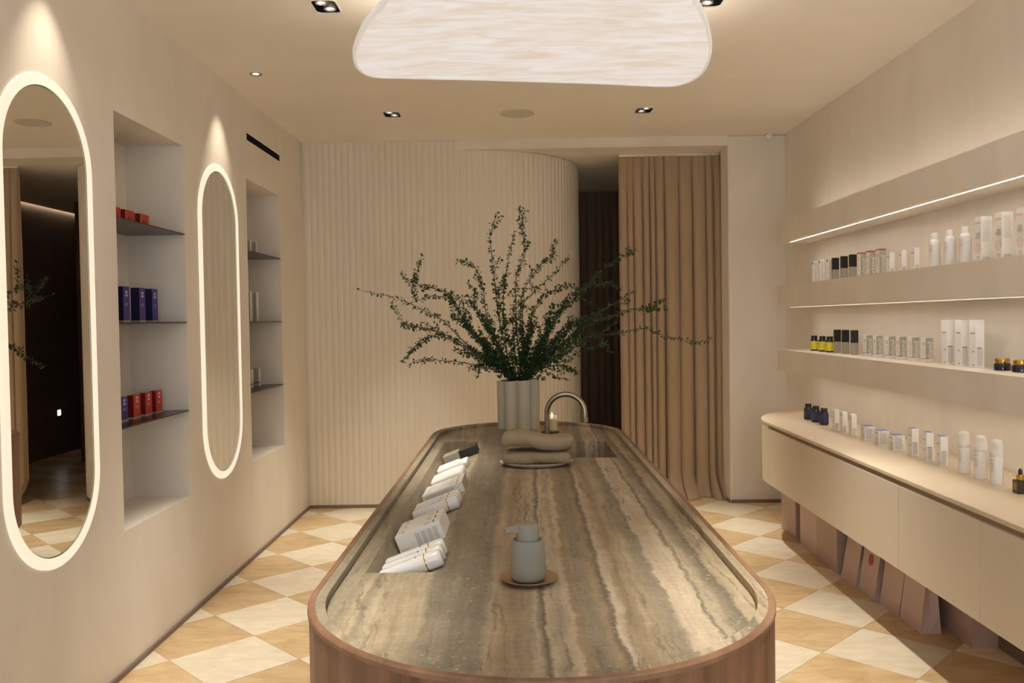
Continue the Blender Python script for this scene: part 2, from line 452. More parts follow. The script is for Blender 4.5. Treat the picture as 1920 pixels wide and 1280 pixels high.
def copy_tree(o, parent=None, loc=None, rot=None):
    c = o.copy(); COL.objects.link(c); c.parent = parent
    if loc is not None: c.location = loc
    if rot is not None: c.rotation_euler = rot
    for ch in o.children: copy_tree(ch, c)
    return c

def text_mesh(name, s, size, mat):
    cu = bpy.data.curves.new(name, 'FONT'); cu.body = s; cu.size = size; cu.extrude = .0002; cu.align_x = 'CENTER'; cu.align_y = 'CENTER'
    cu.resolution_u = 3
    o = bpy.data.objects.new(name, cu); COL.objects.link(o)
    bpy.context.view_layer.update()
    me = bpy.data.meshes.new_from_object(o.evaluated_get(bpy.context.evaluated_depsgraph_get()))
    bpy.data.objects.remove(o); bpy.data.curves.remove(cu)
    me.name = name; me.materials.clear(); me.materials.append(mat)
    return me

def link(name, me, parent, loc=(0,0,0), rot=(0,0,0)):
    o = bpy.data.objects.new(name, me); COL.objects.link(o); o.parent = parent; o.location = loc; o.rotation_euler = rot
    return o

def rrect(u0, u1, v0, v1, r, n=6):
    out = []
    for cx, cy, a in ((u1-r, v1-r, 0), (u0+r, v1-r, 90), (u0+r, v0+r, 180), (u1-r, v0+r, 270)):
        for k in range(n+1):
            t = math.radians(a+90*k/n); out.append((cx+r*math.cos(t), cy+r*math.sin(t)))
    return out

# ---------------------------------------------------------------- floor and tiles
A = 0.29157; TX0, TY0 = 1.6196, 0.01215
fl = MB().box(XL-.4, XR+.1, YF, 11.8, -.08, -.006).build('floor', M['grout'])
tag(fl, kind='structure')
def clip(poly, x0, x1, y0, y1):
    for ax, lim, sg in ((0, x0, 1), (0, x1, -1), (1, y0, 1), (1, y1, -1)):
        out = []
        for i in range(len(poly)):
            a, b = poly[i], poly[(i+1) % len(poly)]
            da, db = sg*(a[ax]-lim), sg*(b[ax]-lim)
            if da >= 0: out.append(a)
            if da*db < 0:
                t = da/(da-db); out.append((a[0]+t*(b[0]-a[0]), a[1]+t*(b[1]-a[1])))
        poly = out
        if not poly: return []
    return poly
h = A-.0012
dia = [(h, 0), (0, h), (-h, 0), (0, -h)]
tme = [MB().prism(dia, -.01, 0).mesh('tile', M['tile_w']), MB().prism(dia, -.01, 0).mesh('tile', M['tile_t'])]
near_tiles = [MB(), MB()]
for i in range(-14, 4):
    for j in range(-7, 41):
        if (i+j) % 2 == 0: continue
        cx, cy = TX0+i*A, TY0+j*A
        x0, x1 = XL+.004, XR-.004
        if cy > 7.2: x0 = -.6
        pts = [(cx+a, cy+b) for a, b in dia]
        cp = clip(pts, x0, x1, YF+.01, 11.58)
        if len(cp) < 3: continue
        k = i % 2
        if cy < .9:
            near_tiles[k].prism(cp, -.01, 0); continue
        if len(cp) == 4 and all(min((p[0]-q[0])**2+(p[1]-q[1])**2 for q in pts) < 1e-9 for p in cp):
            o = link('tile', tme[k], fl, (cx, cy, 0))
        else:
            o = link('tile', MB().prism([(x-cx, y-cy) for x, y in cp], -.01, 0).mesh('tile', (M['tile_w'], M['tile_t'])[k]), fl, (cx, cy, 0))
for k in (0, 1):
    tag(near_tiles[k].build('tile_field', (M['tile_w'], M['tile_t'])[k], fl), kind='stuff')

# ---------------------------------------------------------------- left wall with niches
N1 = (3.688, 4.450); N2 = (5.478, 6.240); NZ = (.610, 2.422); ND = .30
wl = MB()
vent = (5.51, 6.267, 2.674, 2.718)
rect = lambda u0, u1, v0, v1: [(u0, v0), (u1, v0), (u1, v1), (u0, v1)]
wl.poly([rect(YF, YB+.06, 0, ZC), rect(N1[0], N1[1], *NZ), rect(N2[0], N2[1], *NZ), rect(*vent)], lambda u, v: (XL, u, v))
for a, b in (N1, N2):
    xb = XL-ND
    wl.quad((xb, a, NZ[0]), (xb, b, NZ[0]), (xb, b, NZ[1]), (xb, a, NZ[1]))
    wl.quad((XL, a, NZ[0]), (XL, b, NZ[0]), (xb, b, NZ[0]), (xb, a, NZ[0]))
    wl.quad((XL, a, NZ[1]), (XL, b, NZ[1]), (xb, b, NZ[1]), (xb, a, NZ[1]))
    wl.quad((XL, a, NZ[0]), (xb, a, NZ[0]), (xb, a, NZ[1]), (XL, a, NZ[1]))
    wl.quad((XL, b, NZ[0]), (xb, b, NZ[0]), (xb, b, NZ[1]), (XL, b, NZ[1]))
wl.quad((XL-.36, YF, 0), (XL-.36, YB+.06, 0), (XL-.36, YB+.06, ZC), (XL-.36, YF, ZC))
tag(wl.build('wall_left', M['plaster']), kind='structure')
tag(MB().box(XL+.0005, XL+.012, YF, YB-.002, 0, .022).build('baseboard_left', M['skirt']), kind='structure')

# ---------------------------------------------------------------- right wall, back wall, hall
wr = MB().box(XR, XR+.1, YF, YB, 0, ZC)
tag(wr.build('wall_right', M['plaster']), kind='structure')
tag(MB().box(XR-.014, XR-.0005, YF, YB-.002, 0, .05).build('baseboard_right', M['skirt']), kind='structure')
pil = MB().box(1.685, XR+.1, YB, 7.16, 0, ZC).build('wall_back', M['plaster'], bevel=.012, seg=3)
tag(pil, kind='structure')
tag(MB().box(1.690, XR-.016, YB-.012, YB-.0005, 0, .026).box(1.673, 1.6845, YB, 7.14, 0, .026).build('baseboard_back', M['skirt']), kind='structure')
bx0 = -.46
tag(MB().box(bx0, 1.684, YB, 7.085, ZSOF, ZC).build('wall_beam', M['plaster']), kind='structure')
tag(MB().box(bx0, 2.045, 7.0855, 11.75, ZSOF+.004, ZSOF+.03).box(bx0, 2.3, 7.0855, 11.75, ZSOF+.13, ZSOF+.16).box(2.045, 2.12, 7.0855, 7.17, ZSOF+.004, ZSOF+.13).build('ceiling_hall', M['ceil']), kind='structure')
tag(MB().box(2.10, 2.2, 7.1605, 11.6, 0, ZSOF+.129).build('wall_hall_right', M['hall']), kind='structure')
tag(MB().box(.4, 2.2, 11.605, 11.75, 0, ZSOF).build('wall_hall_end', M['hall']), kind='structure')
# fluted wall sweeping into the opening: core plus one flute per rib
FR = 1.02; FC = (bx0, YB+FR)
core = []
for x in (XL-.3, bx0): core.append((x, YB+.008))
for k in range(1, 25):
    t = math.radians(-90+90*k/24); core.append((FC[0]+(FR-.008)*math.cos(t), FC[1]+(FR-.008)*math.sin(t)))
core += [(FC[0]+FR-.008, 11.6), (FC[0]+FR-.2, 11.6)]
for k in range(24, -1, -1):
    t = math.radians(-90+90*k/24); core.append((FC[0]+(FR-.2)*math.cos(t), FC[1]+(FR-.2)*math.sin(t)))
core.append((XL-.3, YB+.2))
fw = MB().prism(core, 0, ZSOF)
fw.box(XL-.3, bx0, YB+.008, YB+.2, ZSOF, ZC)
fw = tag(fw.build('wall_fluted', M['flute']), kind='structure')
def flute_mesh(hh):
    p = .05; n = 7; prof = []
    for k in range(n+1):
        u = -p/2+p*k/n; prof.append((u, -.0052*(1-(u/(p/2))**2)+.001))
    prof += [(p/2, .012), (-p/2, .012)]
    return MB().prism(prof, .028, hh).mesh('flute', M['flute'], True, 50)
fm1, fm2 = flute_mesh(ZC-.001), flute_mesh(ZSOF-.001)
x = XL+.025+.012
while x < bx0:
    link('flute', fm1, fw, (x, YB, 0)); x += .05
nfl = 32
for k in range(nfl):
    t = math.radians(-90+90*(k+.5)/nfl)
    link('flute', fm2, fw, (FC[0]+FR*math.cos(t), FC[1]+FR*math.sin(t), 0), (0, 0, t+PI/2))
sk = MB()
arc = [(XL+.013, YB-.004)]+[(FC[0]+(FR+.004)*math.cos(math.radians(-90+90*k/24)), FC[1]+(FR+.004)*math.sin(math.radians(-90+90*k/24))) for k in range(25)]
arc2 = [(XL+.013, YB+.006)]+[(FC[0]+(FR-.006)*math.cos(math.radians(-90+90*k/24)), FC[1]+(FR-.006)*math.sin(math.radians(-90+90*k/24))) for k in range(25)]
tag(MB().prism(arc+arc2[::-1], 0, .027).build('baseboard_fluted', M['skirt']), kind='structure')
# front: shop window wall behind the camera
wf = MB().poly([rect(XL-.4, XR+.1, -.0, ZC), rect(-1.35, 1.75, .35, 2.6)], lambda u, v: (u, YF, v))
tag(wf.build('wall_front', M['plaster']), kind='structure')
fr = MB()
for a, b in ((-1.35, -1.30), (.175, .225), (1.70, 1.75)): fr.box(a, b, YF-.03, YF+.03, .35, 2.6)
fr.box(-1.35, 1.75, YF-.03, YF+.03, .35, .40).box(-1.35, 1.75, YF-.03, YF+.03, 2.55, 2.6)
tag(fr.build('window_1', M['black']), kind='structure')
pa = bpy.data.lights.new('daylight_portal', 'AREA'); pa.shape = 'RECTANGLE'; pa.size = 3.1; pa.size_y = 2.25
pa.cycles.is_portal = True
po = bpy.data.objects.new('daylight_portal', pa); COL.objects.link(po); po.location = (.2, YF-.02, 1.475); po.rotation_euler = (-PI/2, 0, 0)
po.rotation_euler = (PI/2, 0, 0)

# ---------------------------------------------------------------- ceiling with openings for the recessed lights
TW = [(-.860, 6.020), (.892, 6.025), (-.858, 3.955), (.900, 3.965), (-.86, 1.88), (.895, 1.88)]  # last pair is out of view, row continued to light the room front
RS = [(-1.495, 4.990), (-1.495, 3.165)]
TWX, TWY = .056, .083
holes = [rect(x-TWX, x+TWX, y-TWY, y+TWY) for x, y in TW]+[rect(x-.022, x+.022, y-.022, y+.022) for x, y in RS]
ce = MB().poly([rect(XL-.4, XR+.1, YF, YB+.2)]+holes, lambda u, v: (u, v, ZC))
ce.quad((XL-.4, YF, ZC+.2), (XR+.1, YF, ZC+.2), (XR+.1, YB+.2, ZC+.2), (XL-.4, YB+.2, ZC+.2))
tag(ce.build('ceiling', M['ceil']), kind='structure')

def spot(name, loc, target, watts, angle, blend, col, parent, rad=.018):
    l = bpy.data.lights.new(name, 'SPOT'); l.energy = watts; l.spot_size = math.radians(angle); l.spot_blend = blend; l.color = col; l.shadow_soft_size = rad
    o = bpy.data.objects.new(name, l); COL.objects.link(o); o.parent = parent; o.location = loc
    o.rotation_euler = Vector(target).to_track_quat('-Z', 'Y').to_euler()
    return o

# twin recessed lights: housing, trim, two heads
twin_names = ['black recessed twin spotlight in the far left of the ceiling', 'black recessed twin spotlight in the far right of the ceiling',
              'black recessed twin spotlight left of the white pendant, cut by the frame', 'black recessed twin spotlight right of the white pendant, cut by the frame',
              'unseen twin spotlight added out of frame at left to light the front', 'unseen twin spotlight added out of frame at right to light the front']
def twin(x, y, sx):
    t = empty('recessed_spotlight', (x, y, ZC))
    hb = MB()
    for a in ((0,), ):
        hb.quad((-TWX, -TWY, 0), (-TWX, TWY, 0), (-TWX, TWY, .13), (-TWX, -TWY, .13)).quad((TWX, -TWY, 0), (TWX, TWY, 0), (TWX, TWY, .13), (TWX, -TWY, .13))
        hb.quad((-TWX, -TWY, 0), (TWX, -TWY, 0), (TWX, -TWY, .13), (-TWX, -TWY, .13)).quad((-TWX, TWY, 0), (TWX, TWY, 0), (TWX, TWY, .13), (-TWX, TWY, .13))
        hb.quad((-TWX, -TWY, .13), (TWX, -TWY, .13), (TWX, TWY, .13), (-TWX, TWY, .13))
    hb.build('housing', M['black'], t)
    outer = rrect(-TWX-.008, TWX+.008, -TWY-.008, TWY+.008, .032); inner = rrect(-TWX+.001, TWX-.001, -TWY+.001, TWY-.001, .026)
    tr = MB()
    tr.poly([outer, inner], lambda u, v: (u, v, -.003))
    for lp, z in ((outer, 0), (inner, .003)):
        n = len(lp)
        for k in range(n):
            a, b = lp[k], lp[(k+1) % n]; tr.quad((a[0], a[1], -.003), (b[0], b[1], -.003), (b[0], b[1], z), (a[0], a[1], z))
    tr.build('trim', M['ceil'], t)
    for s, dx in ((-1, -.012*sx), (1, .012*sx)):
        hd = MB().lathe([(.028, .11), (.029, .006), (.028, .001), (.021, .002), (.0165, .010)], 24, (dx, s*.038, 0), cap1=False).build('lamp_head', M['alu'], t, True)
        MB().lathe([(.0005, .0085), (.0168, .0085)], 20, (dx, s*.038, 0), False, False).build('bulb', M['bulb'], hd)
        spot('spotlight_beam', (dx, s*.038, .004), (-.02*sx, s*.06-.03, -1), SPOT_W, 50, .8, WARM, t)
    return t
for k, (x, y) in enumerate(TW):
    t = twin(x, y, 1 if x < 0 else -1)
    tag(t, twin_names[k], 'ceiling light', 'recessed twin spotlights')
# small round spots washing the mirrors
for k, (x, y) in enumerate(RS):
    t = empty('round_downlight', (x, y, ZC))
    MB().lathe([(.021, .03), (.021, -.001), (.036, -.004), (.037, 0)], 28, cap0=False, cap1=False).build('trim', M['alu'], t, True)
    MB().lathe([(.022, .03), (.0225, .05), (.0005, .05)], 24, cap0=False, cap1=False).build('housing', M['black'], t)
    MB().lathe([(.0005, .012), (.017, .012)], 20, cap0=False, cap1=False).build('bulb', M['bulb'], t)
    spot('wall_wash_beam', (0, 0, .004), (-.30, -.02, -1), WASH_W, 54, 1.0, (1, .86, .68), t, .01)
    tag(t, ['small round downlight in the ceiling above the narrow far mirror', 'small round downlight in the ceiling above the near mirror'][k], 'ceiling light', 'round wall washers')
# ceiling speaker and dome camera
t = empty('ceiling_speaker', (.013, 6.045, ZC))
MB().lathe([(.1225, 0), (.1225, -.004), (.119, -.006), (.117, -.004)], 40, cap0=False, cap1=False).build('rim', M['grille'], t, True)
MB().lathe([(.118, -.0045), (.0005, -.0052)], 40, cap0=False, cap1=False).build('grille', M['grille'], t, True)
tag(t, 'round flush speaker grille in the middle of the ceiling', 'speaker')
t = empty('security_camera', (1.985, 6.80, ZC))
MB().lathe([(.046, 0), (.046, -.006), (.030, -.012), (.0005, -.012)], 28, cap0=False, cap1=False).build('base', M['white_plastic'], t, True)
bl = MB().lathe_x([(.001, -.030), (.020, -.028), (.024, -.010), (.024, .012), (.014, .022), (.001, .023)], 20, (0, 0, 0)).build('camera_ball', M['white_plastic'], t, True)
bl.location = (-.005, -.004, -.033); bl.rotation_euler = (0, math.radians(8), -PI/2+PI)
ln = MB().lathe_x([(.019, .0), (.0185, .004), (.001, .0055)], 20).build('lens', M['black'], bl, True)
ln.location = (.0235-.004, 0, 0)
ln.scale = (2.2, 1, 1)
tag(t, 'small white security camera with black lens in the ceiling corner', 'camera')

# ---------------------------------------------------------------- paper pendant
out = [(-.20, 2.30), (-.33, 2.60), (-.42, 2.90), (-.452, 3.04), (-.516, 3.18), (-.581, 3.32), (-.645, 3.51), (-.683, 3.65), (-.703, 3.80), (-.693, 3.92), (-.652, 3.985), (-.568, 4.003),
       (-.36, 4.035), (-.164, 4.063), (.10, 4.11), (.342, 4.151), (.55, 4.195), (.713, 4.232), (.79, 4.225), (.849, 4.137), (.871, 3.98), (.853, 3.776), (.816, 3.592), (.768, 3.425), (.708, 3.243), (.641, 3.08), (.56, 2.88), (.45, 2.58), (.32, 2.32), (.20, 2.2), (.06, 2.165), (-.09, 2.19)]
def catmull(P, n=4, closed=True):
    o_ = []; L_ = len(P)
    for i in range(L_ if closed else L_-1):
        p0, p1, p2, p3 = (P[(i-1) % L_], P[i], P[(i+1) % L_], P[(i+2) % L_]) if closed else (P[max(i-1, 0)], P[i], P[i+1], P[min(i+2, L_-1)])
        for k in range(n):
            t = k/n
            o_.append(tuple(.5*((2*b)+(-a+c)*t+(2*a-5*b+4*c-d)*t*t+(-a+3*b-3*c+d)*t**3) for a, b, c, d in zip(p0, p1, p2, p3)))
    if not closed: o_.append(tuple(P[-1]))
    return o_
out = catmull(out, 4)
pc = (.085, 3.3)
t = empty('paper_pendant', (pc[0], pc[1], 2.62))
def ring(s, z): return [((x-pc[0])*s, (y-pc[1])*s, z) for x, y in out]
MB().rings([ring(.03, .012), ring(.35, .010), ring(.7, .006), ring(.978, .001)], cap1=False).build('paper_diaphragm', M['paper'], t, True, 60)
MB().rings([ring(.978, .001), ring(.984, .003), ring(.990, .000), ring(.998, .004), ring(1.0, .011), ring(1.0, .024), ring(.992, .033)], False, False).build('frame_edge', M['paper_edge'], t, True, 60)
MB().rings([ring(.992, .033), ring(.5, .036), ring(.05, .036)], False, True).build('paper_back', M['paper_top_fill'], t, True, 60)
for (x, y) in ((-.35, 3.8), (.5, 3.85), (.05, 2.6)):
    MB().tube([(x-pc[0], y-pc[1], .034), (x-pc[0], y-pc[1], ZC-2.62)], .004, 6).build('suspension_rod', M['alu'], t)
tag(t, 'large glowing white paper pendant with a pebble-shaped frame below the ceiling', 'pendant lamp')

# ---------------------------------------------------------------- mirrors, niche shelves, air vent
def stadium(hw, z0, z1, n=28):
    o_ = []
    for k in range(n+1):
        a = PI*k/n; o_.append((hw*math.cos(a), z1-hw+hw*math.sin(a)))
    for k in range(n+1):
        a = PI+PI*k/n; o_.append((hw*math.cos(a), z0+hw+hw*math.sin(a)))
    return o_
def strip(mb, l1, x1, l2, x2):
    n = len(l1)
    for k in range(n):
        a, b, c, d = l1[k], l1[(k+1) % n], l2[(k+1) % n], l2[k]
        mb.quad((x1, a[0], a[1]), (x1, b[0], b[1]), (x2, c[0], c[1]), (x2, d[0], d[1]))
for y, lb in ((3.148, 'large near oval wall mirror with glowing cream rim, cut by the left edge'), (4.955, 'narrow-looking far oval wall mirror with glowing rim between the two niches')):
    t = empty('wall_mirror', (XL, y, 0))
    o1, o2, o3 = stadium(.323, .612, 2.416), stadium(.282, .653, 2.375), stadium(.281, .654, 2.374)
    rg = MB()
    o1b = stadium(.320, .615, 2.413)
    strip(rg, o1, .0005, o1, .007); strip(rg, o1, .007, o1b, .010)
    strip(rg, o1b, .010, o2, .010); strip(rg, o2, .010, o2, .001)
    rg.build('light_rim', M['ring'], t)
    mm = MB().poly([o3], lambda u, v: (.0045, u, v)).build('mirror_glass', M['mirror'], t); mm.rotation_euler = (0, 0, -math.radians(.42))   # hung a hair out of square
    ge = MB(); strip(ge, stadium(.2818, .6535, 2.3745), .0072, stadium(.2785, .6565, 2.3715), .0072); ge.build('bevelled_edge', M['glass_edge'], t)
    tag(t, lb, 'mirror', 'oval wall mirrors')
shelf_lb = {0: 'upper', 1: 'middle', 2: 'lower'}
for (a, b), nm in ((N1, 'near niche'), (N2, 'far niche')):
    for k, z in enumerate((1.970, 1.515, 1.058)):
        o = MB().box(XL-ND+.001, XL-.001, a+.001, b-.001, z-.006, z).build('niche_shelf', M['dark_metal'])
        tag(o, 'thin dark metal shelf, the %s one in the %s of the left wall' % (shelf_lb[k], nm), 'shelf', 'metal niche shelves')
t = empty('air_vent', (XL, (vent[0]+vent[1])/2, (vent[2]+vent[3])/2))
hl, hz = (vent[1]-vent[0])/2, (vent[3]-vent[2])/2
v = MB().quad((-.06, -hl, -hz), (-.06, hl, -hz), (-.06, hl, hz), (-.06, -hl, hz))
v.quad((0, -hl, -hz), (0, hl, -hz), (-.06, hl, -hz), (-.06, -hl, -hz)).quad((0, -hl, hz), (0, hl, hz), (-.06, hl, hz), (-.06, -hl, hz))
v.quad((0, -hl, -hz), (0, -hl, hz), (-.06, -hl, hz), (-.06, -hl, -hz)).quad((0, hl, -hz), (0, hl, hz), (-.06, hl, hz), (-.06, hl, -hz))
v.build('duct', M['black'], t)
for z in (-.008, .008): MB().box(-.03, -.006, -hl+.002, hl-.002, z-.0015, z+.0015).build('louvre', M['black'], t)
tag(t, 'long black slot air vent high on the left wall', 'vent')

# ---------------------------------------------------------------- floating shelves on the right wall
YS0, YS1 = 1.2, 6.33
shz = [(2.025, 2.180, 'top'), (1.558, 1.715, 'middle'), (1.1025, 1.253, 'bottom')]
for k, (z0, z1, w) in enumerate(shz):
    t = empty('floating_shelf', (XF, YS1, z0))
    L_ = YS1-YS0
    b = MB()
    g0, g1 = .052, .066       # light channel in the underside
    b.box(0, XR-XF-.0005, -L_, 0, .012, z1-z0).box(0, g0, -L_, 0, 0, .012).box(g1, XR-XF-.0005, -L_, 0, 0, .012)
    b.build('shelf_box', M['plaster'], t)
    MB().box(g0+.0005, g1-.0005, -L_, -.11, .003, .0118).build('light_strip', M['led'], t)
    if k == 0:
        MB().box(XR-XF-.150, XR-XF-.138, -L_, -.14, z1-z0+.0005, z1-z0+.008).build('uplight_strip', M['uplight'], t)
    tag(t, 'thick plaster %s floating shelf with a light strip beneath, on the right wall' % w, 'shelf', 'floating plaster shelves')

# ---------------------------------------------------------------- wall cabinets and worktop
YE = 5.615
end = []
n = 20
for k in range(n+1):
    a = PI/2*k/n
    end.append((XR-.002-(XR-.002-XK)*math.cos(a)**.9 if False else XR-.002-(XR-.002-XK)*math.cos(a), YE+(6.30-YE)*math.sin(a)))
front = [(XK, .6)]+end+[(XR-.002, .6)]
wt = MB().prism([(x-.004 if x < XR-.01 else x, y) for x, y in front], ZK-.018, ZK).build('worktop', M['worktop'], bevel=.004, seg=3)
tag(wt, 'long cream worktop with a rounded far end along the right wall', 'worktop')
inner = [(XK+.03, 5.5)]+[(XR-.002-(XR-.002-XK-.03)*math.cos(PI/2*k/n), YE+(6.27-YE)*math.sin(PI/2*k/n)) for k in range(n+1)]+[(XR-.002, 5.5)]
gaps = [5.598, 4.962, 4.314, 3.674, 3.023, 2.37, 1.72, 1.07]
cablab = ['first wall cabinet unit from the rounded end, flat cream door', 'second wall cabinet unit from the rounded end, flat cream door', 'third wall cabinet unit from the rounded end, flat cream door',
          'fourth wall cabinet unit from the rounded end, flat cream door', 'fifth wall cabinet unit from the rounded end, cut by the frame', 'sixth wall cabinet unit from the rounded end, outside the frame', 'last wall cabinet unit, nearest the shop window']
for k in range(7):
    a, b = gaps[k+1], gaps[k]
    t = empty('wall_cabinet', (XK, (a+b)/2, .405))
    hw = (b-a)/2
    MB().box(.0225, XR-XK-.002, -hw+.0004, hw-.0004, .002, ZK-.018-.405-.0008).build('carcass', M['groove'], t)
    MB().box(.001, .022, -hw+.0012, hw-.0012, 0, .361).build('door', M['cab'], t, bevel=.0015, seg=2)
    tag(t, cablab[k], 'cabinet', 'wall cabinet units')
t = empty('cabinet_end', (XK, YE, .405))
ep = [(x-XK+.001, y-YE) for x, y in end]; ep2 = [(XR-.002-(XR-.002-XK-.02)*math.cos(PI/2*k/n)-XK, (6.28-YE)*math.sin(PI/2*k/n)) for k in range(n+1)]
MB().prism([(ep[0][0], -.0155)]+ep+ep2[::-1]+[(ep2[0][0], -.0155)], 0, .384).build('curved_panel', M['cab'], t, True, 30)
MB().prism([(.03, -.015)]+[(q[0]+.002, q[1]) for q in ep2]+[(XR-XK-.003, -.015)], .004, .382).build('carcass', M['groove'], t)
tag(t, 'curved cream end panel of the wall cabinets at the far corner', 'cabinet')

# ---------------------------------------------------------------- island: walnut body, stone top, trough and sink
IX, IH, IY0, IY1 = .040, .534, 2.016, 4.797
IB = .33                              # the body floats over an inset plinth
def stad(off, n=36):
    r = IH-off; o_ = []
    for k in range(n+1):
        a = PI+PI*k/n; o_.append((IX+r*math.cos(a), IY0+r*math.sin(a)))
    for k in range(n+1):
        a = PI*k/n; o_.append((IX+r*math.cos(a), IY1+r*math.sin(a)))
    return o_
isl = empty('island_counter', (IX, 3.4, 0))
def build_at(mb, name, mat, parent, **kw):
    lx, ly, lz = parent.location
    mb.v = [(a-lx, b-ly, c-lz) for a, b, c in mb.v]
    return mb.build(name, mat, parent, **kw)
def ringwall(mb, A_, za, B_, zb):
    n_ = len(A_)
    for k in range(n_):
        a, b, c, d = A_[k], A_[(k+1) % n_], B_[(k+1) % n_], B_[k]
        mb.quad((a[0], a[1], za), (b[0], b[1], za), (c[0], c[1], zb), (d[0], d[1], zb))
bd = MB(); ringwall(bd, stad(.003), IB, stad(.003), ZT-.014); ringwall(bd, stad(.02), ZT-.014, stad(.003), ZT-.014); ringwall(bd, stad(.003), IB, stad(.2), IB)
pl = MB().prism(stad(.19), 0, IB)
build_at(pl, 'plinth', M['walnut'], isl)
build_at(bd, 'walnut_body', M['walnut'], isl, smooth=True, angle=40)
rm = MB(); ringwall(rm, stad(.003), ZT-.0145, stad(.0), ZT-.012); ringwall(rm, stad(0), ZT-.012, stad(0), ZT-.003); ringwall(rm, stad(0), ZT-.003, stad(.003), ZT); ringwall(rm, stad(.003), ZT, stad(.0160), ZT); ringwall(rm, stad(.0160), ZT, stad(.0160), ZT-.03)
build_at(rm, 'walnut_rim', M['walnut_rim'], isl, smooth=True, angle=40)
LP_ = .0395
lp = MB(); ringwall(lp, stad(.0163), ZT-.02, stad(.0163), ZT-.001); ringwall(lp, stad(.0163), ZT-.001, stad(LP_-.001), ZT-.001); ringwall(lp, stad(LP_-.001), ZT-.001, stad(LP_), ZT-.002); ringwall(lp, stad(LP_), ZT-.002, stad(LP_), ZS)
TR = (-.4075, -.210, 2.211, 4.609); SK = (.094, .450, 4.0135, 4.5595)
stn = M['stone'].copy(); stn.name = 'silver_travertine'
def stone_build(mb, name, **kw):     # geometry kept in world coordinates so that the veins run through every piece
    o = mb.build(name, M['stone'], isl, **kw); o.location = (-isl.location[0], -isl.location[1], 0); return o
stone_build(lp, 'stone_lip', smooth=True, angle=40)
sp = MB().poly([stad(LP_), rect(*TR), rect(*SK)], lambda u, v: (u, v, ZS))
stone_build(sp, 'stone_top')
TB = (-.3715, .790)                    # foot of the sloping trough floor
tb = MB()
tb.quad((TR[0], TR[2], ZS), (TR[0], TR[3], ZS), (TB[0], TR[3], TB[1]), (TB[0], TR[2], TB[1]))
tb.quad((TB[0], TR[2], TB[1]), (TB[0], TR[3], TB[1]), (TR[1], TR[3], ZS), (TR[1], TR[2], ZS))
for y in (TR[2], TR[3]):
    n_ = len(tb.v); tb.v += [(TR[0], y, ZS), (TB[0], y, TB[1]), (TR[1], y, ZS)]; tb.f.append((n_, n_+1, n_+2))
stone_build(tb, 'display_trough')
sd = .15; sb = MB()
x0, x1, y0, y1 = SK
sb.quad((x0, y0, ZS), (x1, y0, ZS), (x1, y0, ZS-sd), (x0, y0, ZS-sd)).quad((x0, y1, ZS), (x1, y1, ZS), (x1, y1, ZS-sd), (x0, y1, ZS-sd))
sb.quad((x0, y0, ZS), (x0, y1, ZS), (x0, y1, ZS-sd), (x0, y0, ZS-sd)).quad((x1, y0, ZS), (x1, y1, ZS), (x1, y1, ZS-sd), (x1, y0, ZS-sd))
sb.quad((x0, y0, ZS-sd), (x1, y0, ZS-sd), (x1, y1, ZS-sd), (x0, y1, ZS-sd))
stone_build(sb, 'sink_basin')
dr = MB().lathe([(.03, 0), (.03, .003), (.022, .004), (.001, .002)], 20, cap1=False).build('drain', M['nickel'], isl, True)
dr.location = (.27-IX, 4.28-3.4, ZS-sd)
tag(isl, 'long oval walnut island with grey travertine top, trough and sink', 'counter')

# ---------------------------------------------------------------- things on the island
IK = (.84, .84, .84)                  # drawn-to-life size of the small things on the island
t = empty('faucet', (.143, 4.595, ZS+.0006)); t.scale = IK
MB().lathe([(.026, 0), (.026, .006), (.018, .010)], 24, cap1=False).build('base', M['nickel'], t, True)
path = [(0, 0, .005), (0, 0, .10), (0, 0, .175)]
for k in range(1, 25):
    a = PI-PI*k/24*1.02; path.append((.120+.120*math.cos(a), -.03*k/24, .175+.120*math.sin(a)))
path.append((path[-1][0], -.03, .135))
MB().tube(path, .0165, 18).build('spout', M['nickel'], t, True, 60)
e = path[-1]
MB().lathe([(.0165, .022), (.0195, .018), (.0195, -.014), (.015, -.016)], 24, (e[0], e[1], e[2]-.004)).build('aerator', M['nickel'], t, True)
MB().tube([(0, .012, .055), (0, .05, .062), (0, .085, .075)], [.006, .005, .0045], 8).build('lever', M['nickel'], t, True)
tag(t, 'brushed nickel gooseneck faucet behind the stone sink', 'faucet')

t = empty('candle', (.1865, 4.914, ZS+.006)); t.scale = IK
MB().lathe([(.0315, 0), (.0325, .003), (.0325, .112), (.0305, .112), (.0305, .010), (.001, .009)], 32, cap1=False).build('glass_cup', M['glass'], t, True, 40)
wx = MB().lathe([(.030, .0105), (.030, .088), (.012, .086), (.001, .085)], 28, cap1=False).build('wax', M['wax'], t, True, 40)
MB().tube([(-.006, 0, .084), (-.006, 0, .097)], .0012, 6).build('wick', M['black'], t)
MB().lathe([(.0005, 0), (.0035, .004), (.0046, .011), (.0032, .021), (.0015, .030), (.0004, .036)], 12, (-.006, 0, .095)).build('flame', M['flame'], t, True)
tag(t, 'lit cream candle in a clear glass cup beside the faucet', 'candle')
cs = empty('coaster', (.172, 4.914, ZS+.0006)); cs.scale = IK
MB().lathe([(.055, 0), (.064, .005), (.064, .007), (.054, .0045), (.001, .004)], 36, cap1=False).build('saucer', M['black'], cs, True)
tag(cs, 'small dark round coaster under the candle', 'coaster')

